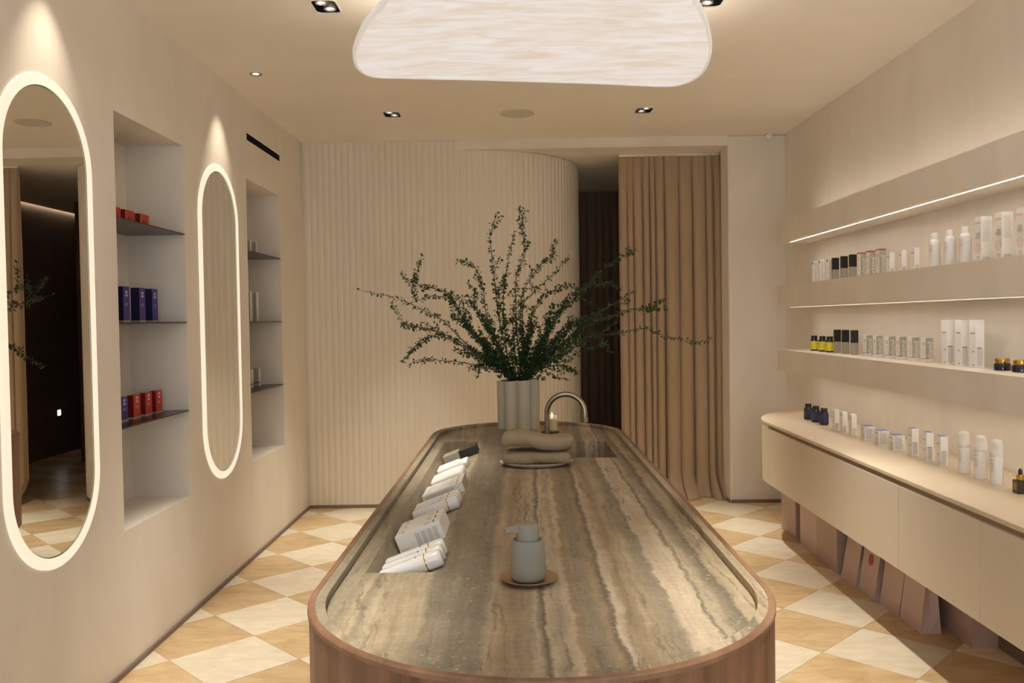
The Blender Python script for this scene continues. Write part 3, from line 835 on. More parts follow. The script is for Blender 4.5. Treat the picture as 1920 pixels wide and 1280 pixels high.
# lobed vase on two feet
t = empty('lobed_vase', (-.007, 4.822, ZS+.0006)); t.scale = IK
def lobes(R0, amp, z, tw=0, n=98, L=7):
    r_ = []
    for k in range(n):
        a = 2*PI*k/n
        rr = R0+amp*abs(math.sin(L/2*(a+PI/2+.08)+tw))**.62
        r_.append((rr*1.04*math.cos(a), rr*.92*math.sin(a), z+(.006*math.cos(a) if z > .2 else 0)))
    return r_
ro = [lobes(.088, .050, .050), lobes(.088, .050, .2), lobes(.090, .050, .372)]
ri = [lobes(.083, .049, .372), lobes(.081, .049, .1)]
vb = MB().rings([lobes(.02, .002, .048)]+ro+ri, True, True)
vb.build('vase_body', M['ceramic'], t, True, 30)
for x_, r_, y_ in ((-.036, .038, -.03), (.046, .031, -.028), (.0, .036, .05)):
    MB().lathe([(r_*.98, 0), (r_, .004), (r_, .06)], 24, (x_, y_, 0), cap1=False).build('foot', M['ceramic'], t, True)
tag(t, 'grey-beige lobed stoneware vase on short round feet at the island end', 'vase')

# branches: stem and leaves of each branch
BR = [[(0.003, 1.177), (-0.013, 1.497), (-0.01, 1.734), (0.043, 1.881), (0.024, 1.999), (0.011, 2.117)], [(-0.042, 1.177), (-0.108, 1.499), (-0.123, 1.647), (-0.146, 1.884), (-0.151, 1.969), (-0.113, 2.089)], [(-0.071, 1.178), (-0.171, 1.5), (-0.197, 1.677), (-0.239, 1.797), (-0.304, 1.833)], [(-0.057, 1.177), (-0.081, 1.498), (-0.079, 1.676), (-0.055, 1.832)], [(-0.092, 1.178), (-0.306, 1.383), (-0.423, 1.503), (-0.511, 1.55), (-0.628, 1.61), (-0.74, 1.65)], [(-0.084, 1.178), (-0.276, 1.442), (-0.361, 1.621), (-0.419, 1.664), (-0.508, 1.694), (-0.573, 1.713), (-0.56, 1.766)], [(-0.084, 1.178), (-0.304, 1.502), (-0.376, 1.615), (-0.48, 1.638), (-0.563, 1.618), (-0.591, 1.684)], [(-0.092, 1.178), (-0.335, 1.384), (-0.483, 1.451), (-0.571, 1.471), (-0.654, 1.495)], [(-0.097, 1.179), (-0.307, 1.354), (-0.454, 1.421), (-0.543, 1.392), (-0.603, 1.337)], [(-0.097, 1.179), (-0.278, 1.258), (-0.426, 1.278), (-0.545, 1.289), (-0.614, 1.257)], [(-0.097, 1.177), (-0.204, 1.234), (-0.249, 1.234), (-0.285, 1.225)], [(0.047, 1.176), (0.139, 1.377), (0.229, 1.524), (0.334, 1.639), (0.439, 1.741), (0.529, 1.813), (0.654, 1.876)], [(0.047, 1.176), (0.169, 1.435), (0.276, 1.611), (0.38, 1.683), (0.528, 1.696)], [(0.032, 1.177), (0.008, 1.527), (0.039, 1.674), (0.115, 1.791), (0.217, 1.872)], [(0.032, 1.177), (0.023, 1.556), (0.083, 1.644), (0.188, 1.745), (0.287, 1.853)], [(0.032, 1.177), (0.066, 1.496), (0.128, 1.613), (0.202, 1.662), (0.273, 1.694)], [(0.071, 1.176), (0.257, 1.345), (0.406, 1.402), (0.554, 1.414), (0.687, 1.44), (0.819, 1.396), (0.967, 1.361), (1.068, 1.374)], [(0.071, 1.176), (0.257, 1.375), (0.436, 1.491), (0.525, 1.513), (0.614, 1.547), (0.783, 1.547)], [(0.071, 1.176), (0.227, 1.345), (0.376, 1.432), (0.465, 1.377), (0.511, 1.306)], [(0.076, 1.177), (0.196, 1.242), (0.27, 1.226), (0.32, 1.204)], [(0.076, 1.179), (0.151, 1.207), (0.21, 1.174), (0.266, 1.17)], [(0.061, 1.176), (0.258, 1.434), (0.407, 1.52), (0.526, 1.577), (0.639, 1.647)]]
BL = ['tallest upright leafy branch in the middle of the arrangement', 'tall forked leafy branch just left of the tallest one', 'leafy branch leaning up and left of the forked one', 'upright leafy branch between the two tallest ones', 'longest leafy branch reaching far left towards the fluted wall',
      'leafy branch on the left whose thin tip curls upwards, highest of two', 'leafy branch on the left whose thin tip curls upwards, lower of two', 'nearly level leafy branch on the left below the longest one', 'leafy branch on the left bending down at its tip', 'lowest long level branch on the left with sparse leaves', 'very short low twig poking out on the left of the vase',
      'long straight branch rising right across the dark curtain', 'leafy branch ending level in front of the dark brown curtain', 'leafy branch curving up to the right in front of the fluted wall', 'thin bare-tipped branch rising right in front of the fluted wall', 'leafy side branch right of the tallest, nearly level at its tip',
      'longest branch on the right, its tip in front of the beige curtain', 'leafy branch ending level over the beige curtain edge', 'leafy branch on the right that droops at its tip', 'short low branch on the right above the faucet', 'thin twig drooping beside the vase rim on the right', 'leafy branch with an upturned tip at the beige curtain edge']
TIPS = [(-0.272, 1.619), (-0.214, 1.545), (-0.107, 1.617), (-0.03, 1.542), (0.081, 1.481), (0.17, 1.494), (0.249, 1.606), (0.307, 1.522), (0.377, 1.476), (0.352, 1.373), (0.233, 1.316), (-0.31, 1.502), (-0.368, 1.556), (-0.312, 1.339), (-0.193, 1.382), (0.115, 1.377), (0.201, 1.582), (-0.246, 1.427), (-0.142, 1.44), (0.021, 1.438), (0.258, 1.419), (0.082, 1.57), (-0.203, 1.298), (0.181, 1.281)]
rnd = random.Random(7)
VB = Vector((-.007, 4.822, .92))
def add_leaf(mb, p, d, up, L_, w):
    d = d.normalized(); s = d.cross(up)
    if s.length < 1e-3: s = d.cross(Vector((1, 0, 0)))
    s.normalize(); nn = s.cross(d)
    a = p; b = p+d*L_*.45+s*w*.5+nn*L_*.06; c = p+d*L_; e = p+d*L_*.45-s*w*.5+nn*L_*.06; f = p+d*L_*.55-nn*L_*.03
    n_ = len(mb.v); mb.v += [tuple(q) for q in (a, b, c, e, f)]
    mb.f += [(n_, n_+1, n_+4), (n_+1, n_+2, n_+4), (n_+2, n_+3, n_+4), (n_+3, n_, n_+4)]
def leafy(path, mbs, mbl, r0, r1, start, dens, size):
    P = [Vector(q) for q in catmull(path, 8, False)]
    n_ = len(P)
    mbs.tube([tuple(q) for q in P], [r0+(r1-r0)*i/(n_-1) for i in range(n_)], 5)
    acc = 0
    tot = sum((P[i+1]-P[i]).length for i in range(n_-1)); run = 0
    for i in range(n_-1):
        sg = P[i+1]-P[i]; l = sg.length; tdir = sg.normalized()
        k = 0.0
        while acc < l:
            fr_ = (run+acc)/tot
            if fr_ > start:
                q = P[i]+tdir*acc
                for _ in range(rnd.choice((1, 2, 3))):
                    dv = Vector((rnd.gauss(0, 1), rnd.gauss(0, 1), rnd.gauss(-.35, .9)))
                    dv = (dv.normalized()+tdir*.35)
                    sz = size*rnd.uniform(.65, 1.25)
                    off = dv.normalized()*rnd.uniform(.0, .010)
                    add_leaf(mbl, q+off, dv, Vector((rnd.gauss(0, .4), rnd.gauss(0, .4), 1)).normalized(), sz, sz*.72)
            acc += rnd.uniform(.6, 1.4)*dens
        acc -= l; run += l
def branch(xz, dy, label, dens=.010, size=.0165, start=.30, twigs=2):
    base = Vector((VB.x+max(-.03, min(.03, (xz[0][0]-VB.x)*.35)), VB.y+rnd.uniform(-.02, .02), .95))
    path = [base]
    nn = len(xz)
    for k, (x_, z_) in enumerate(xz):
        f_ = k/(nn-1); yy = 4.78+dy*f_
        if k == 0: yy = VB.y+max(-.038, min(.038, dy*.3))
        sc_ = yy/4.78 if k else 1.0
        x_ = x_*sc_; z_ = 1.5+(z_-1.5)*sc_
        if k == 0: x_ = max(-.060, min(.048, x_)); 
        path.append(Vector((x_, yy, z_)))
    o = empty('leafy_branch', base)
    s_, l_ = MB(), MB()
    rel = [q-base for q in path]
    leafy(rel, s_, l_, .0034, .0009, start, dens, size)
    for k in range(twigs):
        i = rnd.randint(max(1, len(rel)//2-1), len(rel)-2); f_ = rnd.random()
        q = rel[i].lerp(rel[i+1], f_); d_ = (rel[i+1]-rel[i]).normalized()
        sd_ = Vector((rnd.gauss(0, .6), rnd.gauss(0, .7), rnd.gauss(.15, .6)))
        e_ = q+(d_*.8+sd_*.55).normalized()*rnd.uniform(.07, .17)
        mid = q.lerp(e_, .5)+Vector((0, 0, rnd.uniform(-.012, .02)))
        leafy([q, mid, e_], s_, l_, .0013, .0006, .12, dens*1.05, size*.95)
    s_.build('stem', M['stem'], o, True)
    lo_ = l_.build('leaves', M['leaf'], o); tag(lo_, kind='stuff')
    tag(o, label, 'branch', 'leafy branches in the vase')
DY = [.02, -.06, .08, .10, -.10, .06, .16, -.18, .04, -.12, -.05, -.16, .12, -.02, .10, .18, -.08, .06, -.2, -.14, .05, .14]
for k, b_ in enumerate(BR):
    thin = k in (4, 9, 14, 16, 20, 10)
    branch(b_, DY[k], BL[k], .0105 if thin else .0068, .0185 if thin else .0200, .34 if not thin else .3, 1 if thin else 3)
for k, (x_, z_) in enumerate(TIPS):
    dy = rnd.uniform(-.24, .22)
    b0 = (max(-.056, min(.045, x_*.18)), 1.177)
    mid = (b0[0]+(x_-b0[0])*.5+rnd.uniform(-.02, .02), b0[1]+(z_-b0[1])*.52)
    branch([b0, mid, (x_, z_)], dy, 'short bushy branch %s of the vase arrangement' % ('leaning left in the dense middle' if x_ < -.12 else 'leaning right in the dense middle' if x_ > .12 else 'standing upright in the dense middle'), .0052, .0205, .22, 4)

# tray and folded towels
t = empty('oval_plate', (.070, 3.826, ZS+.0006)); t.scale = IK
def ell(rx, ry, z, n=44): return [(rx*math.cos(2*PI*k/n), ry*math.sin(2*PI*k/n), z) for k in range(n)]
MB().rings([ell(.14, .095, 0), ell(.165, .115, .006), ell(.196, .136, .021), ell(.192, .132, .0225), ell(.160, .110, .010), ell(.01, .01, .007)], True, True).build('plate_dish', M['plate'], t, True, 50)
tag(t, 'thin cream oval plate under the folded towels', 'plate')
def towel(loc, length, layers, th, depth, label, sag, seed):
    t_ = empty('folded_towel', loc); t_.scale = IK
    rr = random.Random(seed)
    path = []
    half = depth/2
    for L_ in range(layers):       # one long strip folded back and forth, rounded at each turn
        z_ = th*(L_+.5); dirn = 1 if L_ % 2 == 0 else -1
        hf = half*(1-.05*L_)
        for k in range(9): path.append((-dirn*(-hf+2*hf*k/8), z_+rr.uniform(-.0012, .0012)))
        if L_ < layers-1:
            for k in range(1, 6):
                a = -PI/2+PI*k/6; path.append((-dirn*(hf+math.cos(a)*th*.55), z_+th/2+math.sin(a)*th*.5))
    nx = 46; hv = th*.46
    mb = MB(); uvs = []
    cols = []
    for i in range(nx+1):
        u = i/nx; x_ = -length/2+length*u
        s_ = .10*math.sin(PI*min(1, u*6)/2 if u < 1/6 else PI/2)
        endk = min(1.0, math.sqrt(max(0, 1-(1-min(1, u/.10))**2))) if u < .10 else 1.0
        ek2 = 1.0 if u < .93 else math.sqrt(max(.05, 1-((u-.93)/.09)**2))
        col_ = []
        for j, (y_, z_) in enumerate(path):
            wob = .0042*math.sin(x_*27+j*.5+seed)+.0025*math.sin(x_*61+j*1.3+seed)
            ymul = (.72+.28*endk)*(.9+.1*ek2)
            zz = z_*(.62+.38*endk)*(1.0+.10*math.sin(u*PI*1.0))+sag(u)
            xx = x_+.006*math.sin(j*.55+seed)*(1 if u > .9 else .3)+.004*math.sin(j*1.7)*(u > .95)
            col_.append((xx, y_*ymul+wob, zz+wob*.6))
        cols.append(col_)
    L2 = len(path)
    acc_ = [0]
    for j in range(1, L2): acc_.append(acc_[-1]+math.hypot(path[j][0]-path[j-1][0], path[j][1]-path[j-1][1]))
    for i in range(nx+1): mb.v += cols[i]
    for i in range(nx):
        for j in range(L2-1):
            a = i*L2+j; mb.f.append((a, a+1, a+L2+1, a+L2))
    me = bpy.data.meshes.new('towel_cloth'); me.from_pydata(mb.v, [], mb.f); me.materials.append(M['towel'])
    uv = me.uv_layers.new(name='UVMap')
    for p in me.polygons:
        p.use_smooth = True
        for li in p.loop_indices:
            vi = me.loops[li].vertex_index; uv.data[li].uv = ((vi//L2)/nx*length, acc_[vi % L2])
    o = bpy.data.objects.new('towel_cloth', me); COL.objects.link(o); o.parent = t_
    sm = o.modifiers.new('thickness', 'SOLIDIFY'); sm.thickness = th*.86; sm.offset = 0
    fr_ = MB()
    for k in range(110):           # frayed fringe along the front hem and the right end
        if k < 80:
            x_ = -length/2+.03+(length-.06)*k/80; p0 = Vector((x_, -half*1.0, th*.35+sag((x_+length/2)/length)))
            d_ = Vector((rr.gauss(0, .4), -1, rr.gauss(-.3, .5))).normalized()
        else:
            p0 = Vector((length/2, -half*.9+half*.9*rr.random(), th*rr.uniform(.2, 1.6)+sag(1))); d_ = Vector((1, rr.gauss(-.2, .5), rr.gauss(-.4, .4))).normalized()
        fr_.tube([p0, p0+d_*.006+Vector((0, 0, -.001)), p0+d_*.013+Vector((0, 0, -.004))], .0009, 3)
    tag(fr_.build('fringe', M['towel'], t_), kind='stuff')
    tag(t_, label, 'towel', 'folded waffle towels')
towel((.071, 3.838, ZS+.0165), .335, 2, .0300, .180, 'lower folded beige waffle towel with frayed edge on the plate', lambda u: 0, 3)
towel((.0755, 3.836, ZS+.0745), .355, 2, .0340, .172, 'upper rolled beige waffle towel on top of the other towel', lambda u: .024*(1-u)**1.6+.006*math.sin(u*7), 5)

# soap dispenser and its dish
t = empty('soap_dish', (.0155, 2.121, ZS+.0006)); t.scale = IK
MB().lathe([(.058, 0), (.066, .002), (.0865, .0145), (.0865, .0165), (.084, .0165), (.064, .006), (.001, .005)], 48, cap1=False).build('saucer', M['dish'], t, True, 50)
tag(t, 'round bronze-brown saucer under the soap dispenser', 'dish')
t = empty('soap_dispenser', (.014, 2.121, ZS+.005)); t.scale = IK
MB().lathe([(.040, 0), (.048, .004), (.052, .014), (.0525, .03), (.0515, .075), (.0485, .108), (.0455, .1185), (.0435, .121), (.041, .1205), (.039, .116), (.001, .114)], 48, cap1=False).build('bottle', M['grey_silicone'], t, True, 60)
hd = MB(); n_ = 40
def hring(z, r, slope=0): return [(r*math.cos(2*PI*k/n_), r*math.sin(2*PI*k/n_), z+slope*r*math.cos(2*PI*k/n_)) for k in range(n_)]
hd.rings([hring(.112, .0335), hring(.150, .0335), hring(.160, .0328), hring(.1655, .029), hring(.1675, .018), hring(.168, .001)], False, False)
hdo = hd.build('pump_head', M['grey_silicone'], t, True, 60)
spb = MB(); rings_ = []
for f_ in (0, .25, .5, .75, 1.0):
    x_ = -.018-.050*f_; hw = .0165-.007*f_; zt_ = .1662-.0125*f_**1.2; zb_ = .140+.012*f_-.007*f_*f_
    rings_.append([(x_, -hw, zb_), (x_, hw, zb_), (x_, hw, zt_-.003), (x_, hw*.6, zt_), (x_, -hw*.6, zt_), (x_, -hw, zt_-.003)])
spb.rings(rings_)
so = spb.build('spout', M['grey_silicone'], hdo, True, 40)
MB().lathe_x([(.0035, -.0005), (.0035, .001)], 10, (-.0685, 0, .1475)).build('nozzle', M['black'], hdo)
t.rotation_euler = (0, 0, math.radians(8))
tag(t, 'matte grey soap dispenser with pump spout pointing left', 'dispenser')

# ---------------------------------------------------------------- cartons and bottles: builders (front faces -x, side faces -y)
POS3 = ['leftmost of its three', 'middle one of its three', 'rightmost of its three']
def lines(mb, plane, u0, u1, v0, v1, n, p, th=.35, seed=0, ragged=.3):
    rr = random.Random(seed)
    for k in range(n):
        a = v1-(v1-v0)*(k+.5)/n; h_ = (v1-v0)/n*th/2; e_ = u1-(u1-u0)*ragged*rr.random()
        if plane == 'front': mb.box(p-.0003, p+.0001, u0, e_, a-h_, a+h_)
        else: mb.box(u0, e_, p-.0003, p+.0001, a-h_, a+h_)
    return mb
def carton(name, w, d, h_, body, top=None, side=None, bands=(), prints=(), split=None):
    """w along y, d along x; prints: (plane,u0,u1,v0,v1,n,th,mat) with u,v as fractions"""
    t_ = empty(name)
    if split:
        zz, lo_m, hi_m = split
        MB().box(-d/2, d/2, -w/2, w/2, 0, h_*zz).build('carton', lo_m, t_, bevel=.0008, seg=1)
        MB().box(-d/2, d/2, -w/2, w/2, h_*zz+.0002, h_).build('lid', hi_m, t_, bevel=.0008, seg=1)
    else:
        MB().box(-d/2, d/2, -w/2, w/2, 0, h_).build('carton', body, t_, bevel=.0008, seg=1)
    if top: MB().box(-d/2+.001, d/2-.001, -w/2+.001, w/2-.001, h_, h_+.0006).build('top_flap', top, t_)
    if side: MB().box(-d/2+.0008, d/2-.0008, -w/2-.0004, -w/2, .0006, h_-.0006).build('side_panel', side, t_)
    for z0, z1, mt_ in bands:
        MB().box(-d/2-.0006, d/2+.0006, -w/2-.0006, w/2+.0006, h_*z0, h_*z1).build('colour_band', mt_, t_)
    for q, (pl, u0, u1, v0, v1, n, th, mt_) in enumerate(prints):
        mb = MB()
        if pl == 'front': lines(mb, 'front', -w/2+w*u0, -w/2+w*u1, h_*v0, h_*v1, n, -d/2-.0002, th, q+n)
        else: lines(mb, 'side', -d/2+d*u0, -d/2+d*u1, h_*v0, h_*v1, n, -w/2-.0005, th, q+n)
        mb.build('printing', mt_, t_)
    return t_
def place(proto, spots, labels, cat, group):
    for k, (loc, lb) in enumerate(zip(spots, labels)):
        o = proto if k == 0 else copy_tree(proto)
        o.location = loc; tag(o, lb, cat, group)

ZB, ZCs = 1.715, 1.253
# ---- shelf B (middle)
def by(y, w): return y+w/2
p = carton('skincare_box', .031, .028, .150, M['white_card'], prints=[('side', .15, .85, .06, .94, 22, .4, M['grey_ink']), ('front', .2, .8, .55, .6, 2, .4, M['grey_ink']), ('front', .2, .85, .84, .97, 1, .8, M['blue_ink'])])
place(p, [(2.014, by(y, .031), ZB) for y in (5.848, 5.720, 5.575)], ['slim white carton of fine print on the middle shelf, '+q for q in POS3], 'box', 'slim white cartons')
def blackbox(h_): return carton('skincare_box', .030, .038, h_, M['silver_card'], split=(.49, M['silver_card'], M['black_card']), prints=[('side', .25, .85, .12, .42, 7, .3, M['grey_ink'])])
place(blackbox(.146), [(2.019, by(y, .030), ZB) for y in (5.484, 5.338, 5.199)], ['silver carton with black upper half on the middle shelf, '+q for q in POS3], 'box', 'black and silver cartons, middle shelf')
el_txt = text_mesh('lettering', 'eltamd', .034, M['white_ink'])
def elta(h_, band, redtop, w=.044, d=.039, sticker=True):
    pr = [('front', .25, .75, .66, .82, 5, .7, M['coral_ink'] if band is M['red_ink'] else M['grey_ink']), ('front', .2, .8, .25, .58, 6, .22, M['grey_ink'])]
    bands = [(.155, .175, band), (.795, .80, M['grey_ink'])]
    if redtop: bands = [(.055, .085, band), (.955, 1.0, band), (.80, .805, M['coral_ink'])]
    t_ = carton('sunscreen_box', w, d, h_, M['white_card'], side=M['grey_card'], bands=bands, prints=pr)
    link('lettering', el_txt, t_, (.004, -w/2-.0007, h_*(.47 if not redtop else .44)), (PI/2, -PI/2, 0))
    mb = MB().box(-d/2+.001, d/2-.001, -w/2-.0007, -w/2-.0003, .001, h_*(.15 if not redtop else .052)); mb.build('lower_panel', M['offwhite_card'], t_)
    return t_
place(elta(.146, M['red_ink'], True), [(2.0195, by(y, .044), ZB) for y in (5.055, 4.925, 4.792)], ['grey and white sunscreen carton with red top and base, '+q for q in POS3], 'box', 'red-topped sunscreen cartons')
p = carton('skincare_box', .046, .026, .114, M['white_card'], prints=[('front', .15, .8, .76, .82, 1, .7, M['grey_ink']), ('front', .2, .55, .26, .34, 2, .4, M['grey_ink']), ('side', .12, .9, .03, .26, 8, .4, M['grey_ink'])])
place(p, [(2.0, by(y, .046), ZB) for y in (4.622, 4.479, 4.335)], ['small plain white carton left of the spray cans, '+q for q in POS3], 'box', 'small plain white cartons')
def av_text(sz): return text_mesh('lettering', 'Avène', sz, M['coral_ink'])
t = empty('spray_can')
MB().lathe([(.0240, 0), (.0255, .002), (.0255, .122), (.0235, .131), (.0185, .139), (.0165, .141)], 32).build('can', M['pearl'], t, True, 40)
MB().lathe([(.0172, .1405), (.0175, .143), (.0172, .165), (.0150, .170), (.001, .171)], 28, cap1=False).build('cap', M['white_plastic'], t, True, 40)
def wrap(mb, R_, a0, a1, z0, z1, n=6):
    A_ = [math.radians(a0+(a1-a0)*k/n) for k in range(n+1)]
    for k in range(n):
        mb.quad((R_*math.cos(A_[k]), R_*math.sin(A_[k]), z0), (R_*math.cos(A_[k+1]), R_*math.sin(A_[k+1]), z0), (R_*math.cos(A_[k+1]), R_*math.sin(A_[k+1]), z1), (R_*math.cos(A_[k]), R_*math.sin(A_[k]), z1))
    return mb
mb = MB()
for z in (.098, .094, .088, .084, .080, .066): wrap(mb, .0258, 178, 178+random.Random(int(z*1e4)).uniform(30, 52), z, z+.0015)
for k in range(9): wrap(mb, .0258, 292, 300, .03+k*.009, .033+k*.009, 2)
mb.build('printing', M['grey_ink'], t)
mb = MB(); wrap(mb, .0258, 180, 222, .108, .112); wrap(mb, .0258, 184, 188, .072, .076, 2); mb.build('red_printing', M['coral_ink'], t)
place(t, [(2.006, y, ZB) for y in (4.165, 4.019, 3.880)], ['white aerosol spray can with white cap on the middle shelf, '+q for q in POS3], 'spray can', 'white spray cans')
p = carton('skincare_box', .054, .046, .195, M['white_card'], prints=[('front', .18, .85, .52, .66, 6, .35, M['grey_ink']), ('front', .18, .85, .06, .14, 4, .3, M['grey_ink']), ('side', .1, .93, .45, .92, 22, .28, M['pale_ink']), ('side', .12, .9, .03, .12, 6, .35, M['grey_ink'])])
av = av_text(.017); link('lettering', av, p, (-.0233, 0, .170), (PI/2, 0, -PI/2))
cr_ = MB()
for r0 in (.010, .016, .021):
    for k in range(28):
        a, b = 2*PI*k/28, 2*PI*(k+1)/28
        cr_.quad((-.0233, r0*math.cos(a), .060+r0*math.sin(a)), (-.0233, r0*math.cos(b), .060+r0*math.sin(b)), (-.0233, (r0+.0012)*math.cos(b), .060+(r0+.0012)*math.sin(b)), (-.0233, (r0+.0012)*math.cos(a), .060+(r0+.0012)*math.sin(a)))
cr_.build('emblem', M['coral_ink'], p)
place(p, [(2.004, by(y, .054), ZB) for y in (3.702, 3.544, 3.392)], ['tall white carton with pink circle emblem on the middle shelf, '+q for q in POS3], 'box', 'tall white cartons with emblem')
# ---- shelf C (bottom)
def pill(lab, lab2):
    t_ = empty('pill_bottle')
    MB().lathe([(.0235, 0), (.0265, .002), (.0275, .006), (.0275, .070), (.024, .078), (.0195, .083), (.0190, .086)], 28).build('bottle', M['amber'], t_, True, 40)
    MB().lathe([(.0205, .0855), (.0208, .088), (.0208, .103), (.0195, .105), (.001, .105)], 28, cap1=False).build('cap', M['black_card'], t_, True, 40)
    MB().lathe([(.0278, .010), (.0278, .068)], 32, cap0=False, cap1=False).build('label', lab, t_, True)
    mb = MB()
    for k in range(6): wrap(mb, .0281, 196, 225, .018+k*.007, .0195+k*.007, 4)
    wrap(mb, .0281, 182, 196, .05, .058, 3)
    mb.build('printing', lab2, t_)
    return t_
place(pill(M['yellow_label'], M['dark_ink']), [(2.045, y, ZCs) for y in (5.975, 5.815, 5.680)], ['brown pill bottle with yellow label on the bottom shelf, '+q for q in POS3], 'bottle', 'yellow-labelled pill bottles')
place(blackbox(.151), [(2.049, by(y, .030), ZCs) for y in (5.542, 5.403, 5.257)], ['silver carton with black upper half on the bottom shelf, '+q for q in POS3], 'box', 'black and silver cartons, bottom shelf')
place(elta(.125, M['blue_ink'], False), [(2.0495, by(y, .044), ZCs) for y in (5.048, 4.909, 4.744)], ['grey sunscreen carton with a blue line near its base, '+q for q in POS3], 'box', 'blue-lined sunscreen cartons')
place(elta(.125, M['red_ink'], False), [(2.0495, by(y, .044), ZCs) for y in (4.610, 4.462, 4.314)], ['grey sunscreen carton with a red line near its base, '+q for q in POS3], 'box', 'red-lined sunscreen cartons')
p = carton('skincare_box', .056, .038, .216, M['white_card'], top=M['blue_ink'], prints=[('front', .15, .85, .70, .735, 1, .8, M['grey_ink']), ('front', .2, .6, .32, .36, 2, .4, M['dark_ink']), ('front', .2, .5, .055, .075, 1, .8, M['blue_ink']), ('side', .12, .9, .05, .40, 15, .35, M['grey_ink']), ('side', .12, .8, .40, .425, 1, .7, M['dark_ink'])])
place(p, [(2.04, by(y, .056), ZCs) for y in (4.080, 3.949, 3.823)], ['tallest white carton with blue top on the bottom shelf, '+q for q in POS3], 'box', 'tall white cartons with blue tops')
t = empty('cream_jar')
MB().lathe([(.031, 0), (.033, .002), (.033, .027), (.031, .030), (.026, .031)], 36).build('jar', M['navy_jar'], t, True, 40)
MB().lathe([(.0275, .0312), (.028, .033), (.028, .049), (.0265, .051), (.001, .051)], 36, cap1=False).build('lid', M['gold'], t, True, 40)
place(t, [(2.050, y, ZCs) for y in (3.665, 3.530)], ['dark glass cream jar with gold lid, the whole one left of the other', 'dark glass cream jar with gold lid, cut by the right edge'], 'jar', 'gold-lidded cream jars')
# ---- worktop
place(pill(M['navy_label'], M['steel_label']), [(1.915, y, ZK) for y in (5.720, 5.572, 5.425)], ['brown pill bottle with navy label on the worktop, '+q for q in POS3], 'bottle', 'navy-labelled pill bottles')
K = .982
p = carton('skincare_box', .045, .029, .122, M['white_card'], prints=[('front', .2, .85, .82, .85, 1, .7, M['grey_ink']), ('front', .2, .5, .40, .46, 2, .4, M['grey_ink']), ('front', .15, .4, .1, .125, 1, .8, M['dark_ink']), ('side', .12, .9, .03, .36, 12, .4, M['grey_ink'])])
place(p, [(1.90, by(y, .045), ZK) for y in (5.160, 5.037, 4.899)], ['slim white carton on the worktop beside the navy bottles, '+q for q in POS3], 'box', 'slim white cartons on the worktop')
p = carton('skincare_box', .060, .058, .077, M['white_card'], top=M['blue_top'], prints=[('front', .2, .8, .78, .84, 1, .7, M['grey_ink']), ('front', .2, .6, .2, .56, 4, .35, M['grey_ink']), ('front', .15, .35, .12, .17, 1, .8, M['blue_ink']), ('side', .08, .94, .08, .86, 17, .35, M['grey_ink']), ('side', .08, .35, .91, .945, 1, .7, M['dark_ink'])])
place(p, [(1.916, by(y, .060), ZK) for y in (4.718, 4.537, 4.357)], ['low square white carton with blue top on the worktop, '+q for q in POS3], 'box', 'square cartons with blue tops')
p = carton('skincare_box', .050, .034, .134, M['white_card'], top=M['blue_top'], prints=[('front', .15, .85, .72, .76, 1, .7, M['grey_ink']), ('front', .15, .6, .36, .41, 2, .4, M['dark_ink']), ('front', .12, .3, .09, .12, 1, .8, M['dark_ink']), ('side', .1, .9, .04, .46, 15, .35, M['grey_ink']), ('side', .1, .85, .47, .495, 1, .7, M['dark_ink'])])
place(p, [(1.917, by(y, .050), ZK) for y in (4.180, 4.030, 3.896)], ['upright white carton with blue top beside the foam bottles, '+q for q in POS3], 'box', 'upright cartons with blue tops')
t = empty('foam_bottle')
MB().lathe([(.0225, 0), (.0243, .002), (.0245, .005), (.0245, .113), (.0240, .115)], 32).build('bottle', M['pearl'], t, True, 40)
MB().lathe([(.0235, .1155), (.0235, .120), (.0225, .124), (.0215, .132), (.014, .140), (.006, .142), (.006, .158), (.001, .158)], 28, cap1=False).build('pump', M['white_plastic'], t, True, 40)
MB().lathe([(.0246, .116), (.0247, .160), (.0235, .170), (.0195, .178), (.012, .1825), (.001, .184)], 32, cap0=False, cap1=False).build('clear_cap', M['frost'], t, True, 50)
mb = MB()
for k in range(11): wrap(mb, .0248, 182+(k % 3)*6, 206+(k*7 % 5)*4, .052+k*.0036, .0535+k*.0036, 3)
mb.build('printing', M['grey_ink'], t)
mb = MB(); wrap(mb, .0248, 184, 210, .098, .103, 3); wrap(mb, .0248, 305, 312, .03, .085, 2); mb.build('red_printing', M['coral_ink'], t)
place(t, [(1.913, y, ZK) for y in (3.715, 3.585, 3.462)], ['white foam pump bottle with clear domed cap on the worktop, '+q for q in POS3], 'bottle', 'foam pump bottles')
t = empty('dropper_bottle', (1.9, 3.30, ZK))
MB().box(-.0215, .0215, -.0195, .0195, 0, .052).build('bottle', M['green_glass'], t, bevel=.005, seg=3)
MB().lathe([(.0135, .0522), (.0138, .054), (.0138, .070), (.012, .072)], 28).build('collar', M['gold'], t, True, 40)
MB().lathe([(.0075, .072), (.0072, .085), (.0062, .091), (.003, .0945), (.0008, .095)], 20).build('rubber_bulb', M['black_card'], t, True, 50)
mb = MB(); lines(mb, 'front', -.014, .014, .012, .040, 5, -.0217, .3, 4); mb.build('printing', M['gold'], t)
t.location = (1.905, 3.285, ZK)
tag(t, 'square dark green dropper bottle with gold collar at the right edge', 'bottle')

